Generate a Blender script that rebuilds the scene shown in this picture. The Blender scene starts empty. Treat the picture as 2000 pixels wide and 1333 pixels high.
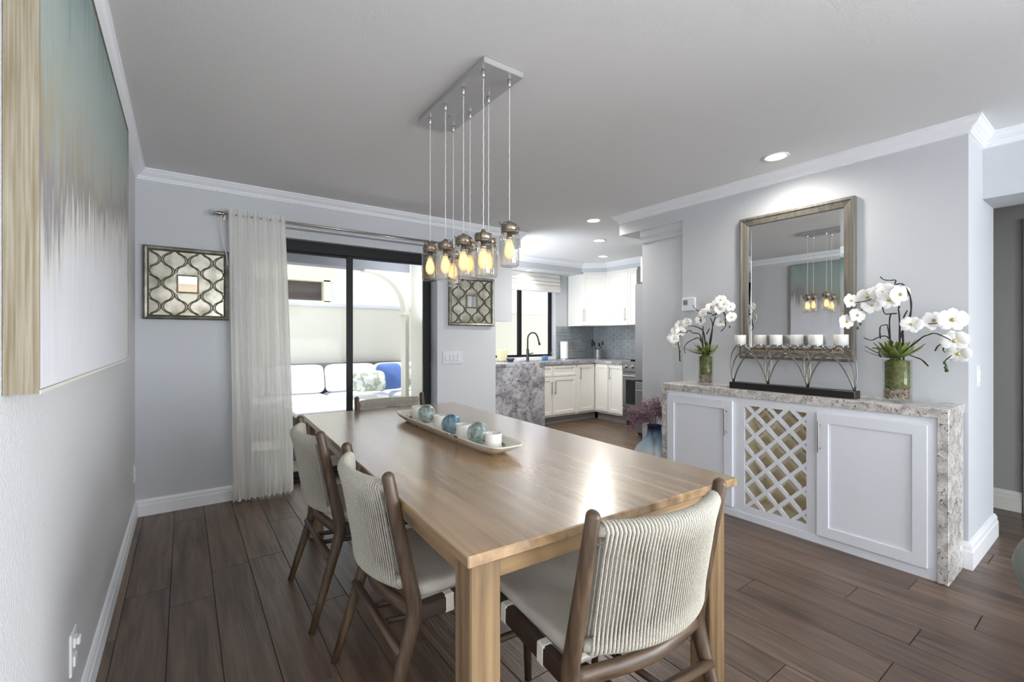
import bpy, math, random
from math import sin, cos, pi, radians
from mathutils import Vector, Matrix
random.seed(7)
scene = bpy.context.scene
COL = scene.collection

# ------------------------------------------------------------------ camera
cam_d = bpy.data.cameras.new('camera'); cam = bpy.data.objects.new('camera', cam_d); COL.objects.link(cam)
cam_d.sensor_width = 36.0; cam_d.lens = 36.0 * 890 / 2000; cam_d.shift_y = -5.5 / 2000
cam_d.clip_start = 0.02; cam_d.clip_end = 200
cam.location = (0.277, 0.0, 1.25); cam.rotation_euler = (radians(90), 0, radians(-35.75))
scene.camera = cam
# ------------------------------------------------------------------ view
vs = scene.view_settings
vs.view_transform = 'Standard'; vs.look = 'None'; vs.gamma = 1.0; vs.use_curve_mapping = False; vs.exposure = 0.42
scene.cycles.use_denoising = True
scene.cycles.max_bounces = 10; scene.cycles.diffuse_bounces = 8; scene.cycles.glossy_bounces = 5
scene.cycles.transparent_max_bounces = 24; scene.cycles.transmission_bounces = 8
scene.cycles.caustics_reflective = False; scene.cycles.caustics_refractive = False
scene.cycles.sample_clamp_indirect = 6.0
# ------------------------------------------------------------------ world
SKY = 1.4
W = bpy.data.worlds.new('sky'); scene.world = W; W.use_nodes = True
wn = W.node_tree.nodes; wl = W.node_tree.links
bg = wn['Background']; bg.inputs['Color'].default_value = (0.86, 0.92, 1.0, 1); bg.inputs['Strength'].default_value = SKY
# ------------------------------------------------------------------ sun, lamp at an assumed rear window, added fill lamps
def area(name, loc, rot, sx, sy, power, col):
    l = bpy.data.lights.new(name, 'AREA'); l.shape = 'RECTANGLE'; l.size = sx; l.size_y = sy; l.energy = power; l.color = col
    o = bpy.data.objects.new(name, l); COL.objects.link(o); o.location = loc; o.rotation_euler = rot
    return o
area('assumed_rear_window_light', (2.5, -4.30, 1.35), (radians(90), 0, 0), 2.6, 2.0, 85, (0.72, 0.86, 1.0))  # lamp at an unseen rear window assumed from the blue light on the pier
area('ceiling_fill_rear', (2.5, -4.45, 0.75), (radians(128), 0, 0), 2.6, 1.2, 94, (1.0, 0.97, 0.93))  # added fill tilted upward to brighten the ceiling, no terrace is known
area('assumed_side_window_fill', (4.62, -2.65, 1.30), (0, radians(90), 0), 2.0, 2.2, 375, (0.93, 0.97, 1.0)).data.spread = radians(128)  # fill added for the left wall, unseen window assumed, spread kept off patio
area('kitchen_ceiling_fill', (2.72, 4.85, 1.45), (0, radians(-148), 0), 0.9, 0.66, 42, (0.86, 0.92, 1.0))  # added fill aimed up at the kitchen ceiling, its window is invented
sun_d = bpy.data.lights.new('sun', 'SUN'); sun_d.energy = 4.2; sun_d.angle = radians(3); sun_d.color = (1.0, 0.96, 0.90)
sun = bpy.data.objects.new('sun', sun_d); COL.objects.link(sun); sun.rotation_euler = (radians(-12), radians(20), 0)
SPOT_W = 60

# ------------------------------------------------------------------ materials
def S(r, g, b):
    f = lambda c: (c / 255 / 12.92) if c / 255 <= 0.04045 else ((c / 255 + 0.055) / 1.055) ** 2.4
    return (f(r), f(g), f(b), 1.0)
def mat(name, base, rough=0.5, metal=0.0, alt=None, scale=5.0, stretch=(1, 1, 1), detail=4.0, lo=0.35, hi=0.65,
        bump=None, bump_scale=None, bump_stretch=None, spec=0.5, rnd=0.0, emit=None, emit_s=0.0, coat=0.0, sss=0.0, gen=False, dist=0.0):
    m = bpy.data.materials.new(name); m.use_nodes = True
    nt = m.node_tree; n = nt.nodes; L = nt.links
    p = n['Principled BSDF']
    p.inputs['Base Color'].default_value = base; p.inputs['Roughness'].default_value = rough; p.inputs['Metallic'].default_value = metal
    p.inputs['Specular IOR Level'].default_value = spec; p.inputs['Coat Weight'].default_value = coat
    if sss: p.inputs['Subsurface Weight'].default_value = sss; p.inputs['Subsurface Radius'].default_value = (0.02, 0.02, 0.02)
    if emit: p.inputs['Emission Color'].default_value = emit; p.inputs['Emission Strength'].default_value = emit_s
    tc = n.new('ShaderNodeTexCoord'); out = tc.outputs['Generated' if gen else 'Object']
    oi = None
    if rnd:
        oi = n.new('ShaderNodeObjectInfo'); mu = n.new('ShaderNodeMath'); mu.operation = 'MULTIPLY'; mu.inputs[1].default_value = 37.0
        L.new(oi.outputs['Random'], mu.inputs[0])
        va = n.new('ShaderNodeVectorMath'); va.operation = 'ADD'; L.new(out, va.inputs[0]); L.new(mu.outputs[0], va.inputs[1]); out = va.outputs[0]
    def noise(sc, st, dt=detail):
        mp = n.new('ShaderNodeMapping'); mp.inputs['Scale'].default_value = st; L.new(out, mp.inputs['Vector'])
        nz = n.new('ShaderNodeTexNoise'); nz.inputs['Scale'].default_value = sc; nz.inputs['Detail'].default_value = dt; nz.inputs['Distortion'].default_value = dist
        L.new(mp.outputs[0], nz.inputs['Vector']); return nz
    if alt:
        nz = noise(scale, stretch)
        cr = n.new('ShaderNodeValToRGB'); cr.color_ramp.elements[0].position = lo; cr.color_ramp.elements[0].color = base
        cr.color_ramp.elements[1].position = hi; cr.color_ramp.elements[1].color = alt
        L.new(nz.outputs['Fac'], cr.inputs[0]); co = cr.outputs[0]
        if rnd:
            mr = n.new('ShaderNodeMapRange'); mr.inputs['To Min'].default_value = 1 - rnd; mr.inputs['To Max'].default_value = 1 + rnd
            L.new(oi.outputs['Random'], mr.inputs['Value'])
            vm = n.new('ShaderNodeVectorMath'); vm.operation = 'SCALE'; L.new(co, vm.inputs[0]); L.new(mr.outputs[0], vm.inputs['Scale']); co = vm.outputs[0]
        L.new(co, p.inputs['Base Color'])
    if bump:
        nb = noise(bump_scale or scale, bump_stretch or stretch)
        b = n.new('ShaderNodeBump'); b.inputs['Strength'].default_value = bump; b.inputs['Distance'].default_value = 0.01
        L.new(nb.outputs['Fac'], b.inputs['Height']); L.new(b.outputs[0], p.inputs['Normal'])
    return m
def glass(name, tint=(1, 1, 1, 1), gloss=1.0, ior=1.45, power=4.0, base=0.045):
    m = bpy.data.materials.new(name); m.use_nodes = True
    nt = m.node_tree; n = nt.nodes; L = nt.links
    n.remove(n['Principled BSDF'])
    tr = n.new('ShaderNodeBsdfTransparent'); tr.inputs[0].default_value = tint
    gl = n.new('ShaderNodeBsdfGlossy'); gl.inputs['Roughness'].default_value = 0.02
    fr = n.new('ShaderNodeLayerWeight'); fr.inputs[0].default_value = 0.5
    pw = n.new('ShaderNodeMath'); pw.operation = 'POWER'; pw.inputs[1].default_value = power; L.new(fr.outputs['Facing'], pw.inputs[0])
    mu = n.new('ShaderNodeMath'); mu.operation = 'MULTIPLY_ADD'; mu.inputs[1].default_value = 0.7 * gloss; mu.inputs[2].default_value = base * gloss; L.new(pw.outputs[0], mu.inputs[0])
    mx = n.new('ShaderNodeMixShader'); L.new(mu.outputs[0], mx.inputs[0]); L.new(tr.outputs[0], mx.inputs[1]); L.new(gl.outputs[0], mx.inputs[2])
    L.new(mx.outputs[0], n['Material Output'].inputs[0])
    return m
def granite(name, base, mid, dark, sc=9.0):
    m = mat(name, base, 0.22)
    nt = m.node_tree; n = nt.nodes; L = nt.links; p = n['Principled BSDF']
    tc = n.new('ShaderNodeTexCoord')
    a = n.new('ShaderNodeTexNoise'); a.inputs['Scale'].default_value = sc; a.inputs['Detail'].default_value = 8; a.inputs['Roughness'].default_value = 0.7; a.inputs['Distortion'].default_value = 0.8
    b = n.new('ShaderNodeTexNoise'); b.inputs['Scale'].default_value = sc * 4; b.inputs['Detail'].default_value = 6; b.inputs['Roughness'].default_value = 0.75; b.inputs['Distortion'].default_value = 1.2
    L.new(tc.outputs['Object'], a.inputs[0]); L.new(tc.outputs['Object'], b.inputs[0])
    r1 = n.new('ShaderNodeValToRGB'); e = r1.color_ramp.elements; e[0].position = 0.40; e[0].color = base; e[1].position = 0.62; e[1].color = mid
    r2 = n.new('ShaderNodeValToRGB'); e = r2.color_ramp.elements; e[0].position = 0.555; e[0].color = (0, 0, 0, 1); e[1].position = 0.61; e[1].color = (1, 1, 1, 1)
    L.new(a.outputs['Fac'], r1.inputs[0]); L.new(b.outputs['Fac'], r2.inputs[0])
    mx = n.new('ShaderNodeMix'); mx.data_type = 'RGBA'; L.new(r2.outputs[0], mx.inputs[0]); L.new(r1.outputs[0], mx.inputs[6]); mx.inputs[7].default_value = dark
    L.new(mx.outputs[2], p.inputs['Base Color'])
    return m

M = {}
M['wall'] = mat('wall_paint', S(198, 201, 205), 0.75, bump=0.12, bump_scale=90)
M['wall_tex'] = mat('wall_paint_textured', S(202, 202, 204), 0.5, bump=0.38, bump_scale=125)
M['ceil'] = mat('ceiling_paint', S(222, 222, 223), 0.9, bump=0.15, bump_scale=120)
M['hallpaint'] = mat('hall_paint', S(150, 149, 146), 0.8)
M['white'] = mat('white_trim_paint', S(232, 234, 238), 0.4)
M['cab'] = mat('white_cabinet_paint', S(228, 230, 236), 0.35)
M['kcab'] = mat('cream_cabinet_paint', S(232, 231, 226), 0.38)
M['beige'] = mat('beige_cabinet_lining', S(238, 230, 206), 0.6)
M['toe'] = mat('toe_kick_grey', S(150, 148, 146), 0.6)
M['floor'] = mat('dark_wood_plank', S(72, 57, 47), 0.33, alt=S(116, 96, 81), scale=3.2, stretch=(9, 0.7, 1), detail=7, lo=0.3, hi=0.72, bump=0.25, bump_scale=6, bump_stretch=(18, 0.8, 1), rnd=0.13, dist=0.6)
M['grout'] = mat('plank_joint', S(38, 30, 26), 0.8)
def wood(name, c1, c2, axis, rough, sc=4.0, rnd=0.0, bump=0.1):
    st = {'x': (0.7, 12, 12), 'y': (12, 0.7, 12), 'z': (12, 12, 0.7)}[axis]
    return mat(name, c1, rough, alt=c2, scale=sc, stretch=st, detail=9, lo=0.27, hi=0.73, bump=bump, rnd=rnd, dist=0.4)
T1, T2 = S(120, 93, 63), S(184, 152, 112)
M['table_y'] = wood('table_wood_long', T1, T2, 'y', 0.26, 1.7)
_p = M['table_y'].node_tree.nodes['Principled BSDF']; _p.inputs['Coat Weight'].default_value = 1.0; _p.inputs['Coat Roughness'].default_value = 0.2; _p.inputs['Coat IOR'].default_value = 1.9
M['table_x'] = wood('table_wood_cross', T1, T2, 'x', 0.4, 2.0)
M['table_z'] = wood('table_wood_upright', S(78, 60, 39), S(148, 122, 89), 'z', 0.45, 2.6)
C1, C2 = S(52, 39, 29), S(100, 80, 60)
M['chair_z'] = wood('chair_wood_upright', C1, C2, 'z', 0.42, 5)
M['chair_x'] = wood('chair_wood_cross', C1, C2, 'x', 0.42, 5)
M['chair_y'] = wood('chair_rail_dark', S(40, 28, 22), S(62, 45, 35), 'y', 0.4, 5)
M['rope'] = mat('rope_cream', S(186, 182, 170), 0.85, alt=S(166, 161, 148), scale=160, bump=0.3, bump_scale=300)
M['cushion'] = mat('seat_linen', S(196, 190, 180), 0.85, alt=S(180, 173, 162), scale=8, bump=0.25, bump_scale=400)
M['strap'] = mat('strap_cream', S(222, 217, 205), 0.7)
M['nickel'] = mat('brushed_nickel', S(190, 186, 180), 0.3, 1.0, alt=S(160, 156, 150), scale=30, stretch=(1, 1, 20))
M['steel'] = mat('stainless_steel', S(150, 150, 150), 0.33, 1.0)
M['darksteel'] = mat('dark_steel', S(70, 70, 72), 0.4, 0.8)
M['chrome'] = mat('chrome', S(215, 215, 218), 0.1, 1.0)
M['pewter'] = mat('pewter_wire', S(150, 145, 138), 0.3, 1.0)
M['canopym'] = mat('canopy_metal', S(190, 190, 190), 0.4, 0.45)
M['zinc'] = mat('jar_lid_zinc', S(150, 138, 122), 0.25, 0.9)
M['black'] = mat('black_wood', S(22, 20, 20), 0.35)
M['blackmetal'] = mat('black_aluminium', S(17, 18, 20), 0.5, spec=0.3)
M['wire'] = mat('dark_wire', S(60, 56, 52), 0.4, 0.8)
M['granite'] = granite('granite_light', S(222, 218, 212), S(166, 160, 156), S(66, 62, 62), 15)
M['granite_k'] = granite('granite_grey', S(190, 190, 194), S(126, 126, 134), S(70, 70, 78), 5)
M['mirror'] = mat('mirror_silver', (0.86, 0.88, 0.88, 1), 0.012, 1.0)
M['antique'] = mat('antique_mirror', S(196, 193, 180), 0.22, 0.6, alt=S(128, 124, 106), scale=9, lo=0.42, hi=0.7, detail=8)
M['champagne'] = wood('champagne_wood_frame', S(84, 80, 73), S(130, 125, 115), 'z', 0.55, 4)
M['silverleaf'] = mat('silver_leaf_frame', S(150, 148, 136), 0.38, 0.75, alt=S(112, 110, 98), scale=14)
M['fret'] = mat('fretwork_pewter', S(112, 108, 94), 0.4, 0.6, alt=S(76, 73, 62), scale=20)
M['goldframe'] = mat('champagne_gold_frame', S(156, 150, 134), 0.45, 0.3, alt=S(118, 104, 78), scale=2.2, stretch=(90, 90, 2.0), detail=6, lo=0.3, hi=0.7)
M['goldlip'] = mat('pale_gold_lip', S(224, 220, 206), 0.4, 0.3)
M['glass'] = glass('window_glass', (0.97, 0.98, 0.98, 1), 0.6, 1.45, 4.0, 0.008)
M['jar'] = glass('jar_glass', (0.93, 0.915, 0.88, 1), 1.15, 1.5, 2.2, 0.07)
M['vaseglass'] = glass('vase_glass', (0.97, 0.985, 0.97, 1), 0.8, 1.5, 3.0, 0.03)
M['crystal'] = glass('crystal_ball', (0.9, 0.92, 0.92, 1), 1.0, 1.6)
M['bulb'] = mat('lit_bulb', S(255, 214, 140), 0.3, emit=(1.0, 0.60, 0.20, 1), emit_s=2.6)
M['filament'] = mat('filament', S(255, 230, 180), 0.3, emit=(1.0, 0.72, 0.30, 1), emit_s=14)
M['cordm'] = mat('clear_braided_cord', S(206, 206, 204), 0.35, spec=0.6)
M['lamp'] = mat('downlight_lens', (1, 1, 1, 1), 0.5, emit=(1.0, 0.93, 0.80, 1), emit_s=6)
M['wax'] = mat('white_wax', S(240, 238, 232), 0.5, sss=0.2)
M['votive'] = mat('frosted_votive', S(226, 222, 214), 0.35, sss=0.1)
M['traywood'] = mat('whitewashed_wood', S(226, 221, 210), 0.55, alt=S(96, 88, 80), scale=16, stretch=(2, 0.8, 2), lo=0.60, hi=0.66, detail=8, bump=0.4, bump_scale=20)
M['moss'] = mat('green_moss', S(70, 78, 28), 0.9, alt=S(112, 114, 56), scale=60, bump=0.8, bump_scale=80)
M['leaf'] = mat('succulent_leaf', S(70, 96, 32), 0.45, alt=S(136, 150, 72), scale=14)
M['leafdark'] = mat('dark_leaf', S(40, 58, 22), 0.5, alt=S(84, 96, 44), scale=14)
M['petal'] = mat('white_orchid_petal', S(244, 243, 240), 0.55, sss=0.15)
M['lip'] = mat('orchid_lip', S(196, 186, 120), 0.5)
M['twig'] = mat('dark_twig', S(46, 34, 30), 0.7)
M['pebble'] = mat('pebble', S(128, 104, 88), 0.6, alt=S(186, 166, 148), scale=40, lo=0.4, hi=0.6)
M['purple'] = mat('dried_purple_bloom', S(108, 82, 96), 0.8, alt=S(160, 130, 138), scale=40)
M['drystem'] = mat('dried_stem', S(84, 62, 54), 0.8)
M['shade'] = mat('roman_shade', S(234, 232, 227), 0.85, alt=S(212, 208, 201), scale=5, stretch=(0.6, 1, 26))
M['tile'] = mat('grey_glass_tile', S(136, 144, 149), 0.2, alt=S(158, 164, 167), scale=4)
M['tilegrout'] = mat('tile_grout', S(170, 174, 176), 0.8)
M['paper'] = mat('paper_towel', S(240, 240, 240), 0.9)
M['plastic'] = mat('white_plastic', S(226, 228, 230), 0.4)
M['lcd'] = mat('thermostat_screen', S(120, 128, 128), 0.3)
M['utensil'] = mat('dark_utensil', S(40, 38, 44), 0.5)
M['redutensil'] = mat('red_utensil', S(110, 48, 50), 0.5)
M['crock'] = mat('steel_crock', S(150, 152, 156), 0.3, 0.6)
M['ovenglass'] = mat('oven_glass', S(24, 25, 30), 0.12)
M['soapblue'] = mat('blue_soap', S(90, 130, 190), 0.3)
M['yellow'] = mat('yellow_box', S(222, 217, 176), 0.6)
M['navy'] = mat('navy_dish', S(50, 60, 82), 0.4)
M['fridge'] = mat('fridge_steel', S(112, 112, 114), 0.5, 0.5)
M['stucco'] = mat('cream_stucco', S(226, 222, 208), 0.9, bump=0.3, bump_scale=60)
M['stuccow'] = mat('white_stucco', S(226, 227, 236), 0.9, bump=0.2, bump_scale=60)
M['beamshade'] = mat('shaded_patio_beam', S(150, 150, 156), 0.8)  # shade under the patio cover put into the grey
M['concrete'] = mat('pale_concrete', S(214, 212, 206), 0.85, alt=S(200, 198, 192), scale=6)
M['brown'] = mat('brown_recess', S(82, 74, 74), 0.7)
M['canvasw'] = mat('outdoor_white_cushion', S(240, 241, 244), 0.9, bump=0.1, bump_scale=14)
M['bluecush'] = mat('blue_cushion', S(92, 124, 196), 0.85)
M['wicker'] = mat('grey_wicker', S(92, 92, 92), 0.7, bump=0.5, bump_scale=120)
M['teak'] = mat('weathered_teak', S(176, 164, 146), 0.7)
M['patiotop'] = mat('white_table_top', S(226, 230, 234), 0.25)
M['sage'] = mat('sage_velvet', S(150, 158, 152), 0.9, alt=S(122, 130, 124), scale=7)
M['switch'] = M['plastic']
# patterned outdoor pillow
def pillow_mat():
    m = mat('patterned_pillow', S(230, 230, 224), 0.9)
    n = m.node_tree.nodes; L = m.node_tree.links
    tc = n.new('ShaderNodeTexCoord'); wv = n.new('ShaderNodeTexWave'); wv.wave_type = 'RINGS'; wv.rings_direction = 'SPHERICAL'
    wv.inputs['Scale'].default_value = 5; wv.inputs['Distortion'].default_value = 5; wv.inputs['Detail'].default_value = 2; wv.inputs['Detail Scale'].default_value = 3
    L.new(tc.outputs['Object'], wv.inputs[0])
    cr = n.new('ShaderNodeValToRGB'); cr.color_ramp.elements[0].position = 0.35; cr.color_ramp.elements[0].color = S(176, 186, 168); cr.color_ramp.elements[1].position = 0.6; cr.color_ramp.elements[1].color = S(234, 234, 230)
    L.new(wv.outputs[0], cr.inputs[0]); L.new(cr.outputs[0], n['Principled BSDF'].inputs['Base Color'])
    return m
M['pattern'] = pillow_mat()
# sheer curtain
def sheer():
    m = bpy.data.materials.new('sheer_curtain'); m.use_nodes = True
    n = m.node_tree.nodes; L = m.node_tree.links; n.remove(n['Principled BSDF'])
    d = n.new('ShaderNodeBsdfDiffuse'); d.inputs[0].default_value = S(250, 249, 246)
    t = n.new('ShaderNodeBsdfTranslucent'); t.inputs[0].default_value = S(250, 249, 246)
    tr = n.new('ShaderNodeBsdfTransparent')
    a = n.new('ShaderNodeMixShader'); a.inputs[0].default_value = 0.5; L.new(d.outputs[0], a.inputs[1]); L.new(t.outputs[0], a.inputs[2])
    b = n.new('ShaderNodeMixShader'); b.inputs[0].default_value = 0.05; L.new(a.outputs[0], b.inputs[1]); L.new(tr.outputs[0], b.inputs[2])
    L.new(b.outputs[0], n['Material Output'].inputs[0]); return m
M['sheer'] = sheer()
# abstract painting
def painting_mat():
    m = mat('abstract_canvas', S(200, 200, 200), 0.6)
    n = m.node_tree.nodes; L = m.node_tree.links; p = n['Principled BSDF']
    tc = n.new('ShaderNodeTexCoord'); sx = n.new('ShaderNodeSeparateXYZ'); L.new(tc.outputs['Generated'], sx.inputs[0])
    def nz(st, sc, de):
        mp = n.new('ShaderNodeMapping'); mp.inputs['Scale'].default_value = st; L.new(tc.outputs['Generated'], mp.inputs[0])
        t = n.new('ShaderNodeTexNoise'); t.inputs['Scale'].default_value = sc; t.inputs['Detail'].default_value = de; t.inputs['Roughness'].default_value = 0.6
        L.new(mp.outputs[0], t.inputs[0]); return t.outputs['Fac']
    def ma(op, a, b):
        x = n.new('ShaderNodeMath'); x.operation = op
        for i, v in enumerate((a, b)):
            if isinstance(v, float): x.inputs[i].default_value = v
            else: L.new(v, x.inputs[i])
        return x.outputs[0]
    streak = nz((1, 26, 1.6), 2.2, 6); blot = nz((1, 2.2, 1.3), 2.0, 5)
    t = ma('SUBTRACT', sx.outputs['Z'], ma('MULTIPLY', sx.outputs['Y'], 0.26))
    t = ma('ADD', t, ma('MULTIPLY', ma('SUBTRACT', streak, 0.5), 0.42))
    t = ma('ADD', t, ma('MULTIPLY', ma('SUBTRACT', blot, 0.5), 0.34))
    cr = n.new('ShaderNodeValToRGB'); r = cr.color_ramp
    stops = [(0.0, S(206, 206, 211)), (0.18, S(198, 198, 203)), (0.27, S(190, 188, 184)), (0.36, S(128, 124, 126)), (0.44, S(146, 145, 138)), (0.56, S(146, 156, 150)), (0.74, S(138, 151, 147)), (0.97, S(94, 117, 113))]
    r.elements[0].position = stops[0][0]; r.elements[0].color = stops[0][1]; r.elements[1].position = stops[-1][0]; r.elements[1].color = stops[-1][1]
    for q, c in stops[1:-1]:
        e = r.elements.new(q); e.color = c
    L.new(t, cr.inputs[0])
    # ochre smudges near the near edge
    oc = nz((1, 9, 2.4), 2.0, 5)
    bump_ = ma('MAXIMUM', ma('SUBTRACT', 1.0, ma('MULTIPLY', ma('ABSOLUTE', ma('SUBTRACT', sx.outputs['Z'], 0.5), 0.0), 4.5)), 0.0)
    f = ma('MULTIPLY', ma('MULTIPLY', ma('MINIMUM', ma('MAXIMUM', ma('MULTIPLY', ma('SUBTRACT', oc, 0.42), 5.0), 0.0), 1.0), bump_), ma('MULTIPLY', ma('SUBTRACT', 1.0, sx.outputs['Y']), 0.6))
    mx = n.new('ShaderNodeMix'); mx.data_type = 'RGBA'; L.new(f, mx.inputs[0]); L.new(cr.outputs[0], mx.inputs[6]); mx.inputs[7].default_value = S(150, 134, 96)
    L.new(mx.outputs[2], p.inputs['Base Color'])
    b = n.new('ShaderNodeBump'); b.inputs['Strength'].default_value = 0.3; b.inputs['Distance'].default_value = 0.01; L.new(streak, b.inputs['Height']); L.new(b.outputs[0], p.inputs['Normal'])
    return m
M['canvas'] = painting_mat()
# ombre blue glass (dark neck, clear shoulders): dyed glass
def ombre():
    m = glass('ombre_blue_glass', (0.6, 0.8, 0.9, 1), 1.0, 1.5)
    n = m.node_tree.nodes; L = m.node_tree.links
    tc = n.new('ShaderNodeTexCoord'); sx = n.new('ShaderNodeSeparateXYZ'); L.new(tc.outputs['Generated'], sx.inputs[0])
    cr = n.new('ShaderNodeValToRGB'); e = cr.color_ramp.elements
    e[0].position = 0.55; e[0].color = (0.90, 0.95, 0.97, 1); e[1].position = 0.97; e[1].color = (0.03, 0.06, 0.18, 1)
    k = e.new(0.82); k.color = (0.42, 0.62, 0.76, 1)
    L.new(sx.outputs['Z'], cr.inputs[0])
    df = n.new('ShaderNodeBsdfDiffuse'); L.new(cr.outputs[0], df.inputs[0]); ms = n.new('ShaderNodeMixShader'); ms.inputs[0].default_value = 0.28
    old = n['Material Output'].inputs[0].links[0].from_socket; L.new(old, ms.inputs[1]); L.new(df.outputs[0], ms.inputs[2]); L.new(ms.outputs[0], n['Material Output'].inputs[0])
    tr = [x for x in n if x.type == 'BSDF_TRANSPARENT'][0]; L.new(cr.outputs[0], tr.inputs[0]); return m
M['ombre'] = ombre()
def ballm(name, c1, c2):
    m = mat(name, c1, 0.08, alt=c2, scale=22, lo=0.42, hi=0.6, detail=3, spec=0.8, dist=1.0); n = m.node_tree.nodes; L = m.node_tree.links
    p = n['Principled BSDF']; tr = n.new('ShaderNodeBsdfTransparent'); tr.inputs[0].default_value = (0.80, 0.88, 0.88, 1)
    lw = n.new('ShaderNodeLayerWeight'); lw.inputs[0].default_value = 0.4
    mr = n.new('ShaderNodeMapRange'); mr.inputs['To Min'].default_value = 0.36; mr.inputs['To Max'].default_value = 0.95; L.new(lw.outputs['Facing'], mr.inputs['Value'])
    mx = n.new('ShaderNodeMixShader'); L.new(mr.outputs[0], mx.inputs[0]); L.new(tr.outputs[0], mx.inputs[1]); L.new(p.outputs[0], mx.inputs[2])
    L.new(mx.outputs[0], n['Material Output'].inputs[0]); return m
M['ballclear'] = ballm('mottled_clear_glass', S(98, 116, 110), S(206, 218, 214))
M['ballblue'] = ballm('mottled_blue_glass', S(20, 66, 108), S(120, 178, 196))
M['net'] = mat('silver_band', S(150, 160, 156), 0.2, 0.5)

def lit_bulb_glass():
    m = glass('lit_bulb_glass', (1.0, 0.95, 0.85, 1), 0.6); n = m.node_tree.nodes; L = m.node_tree.links
    em = n.new('ShaderNodeEmission'); em.inputs[0].default_value = (1.0, 0.62, 0.30, 1); em.inputs[1].default_value = 1.25
    mx = n.new('ShaderNodeMixShader'); mx.inputs[0].default_value = 0.55
    old = n['Material Output'].inputs[0].links[0].from_socket
    L.new(old, mx.inputs[1]); L.new(em.outputs[0], mx.inputs[2]); L.new(mx.outputs[0], n['Material Output'].inputs[0]); return m
M['bulbglass'] = lit_bulb_glass()
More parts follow.
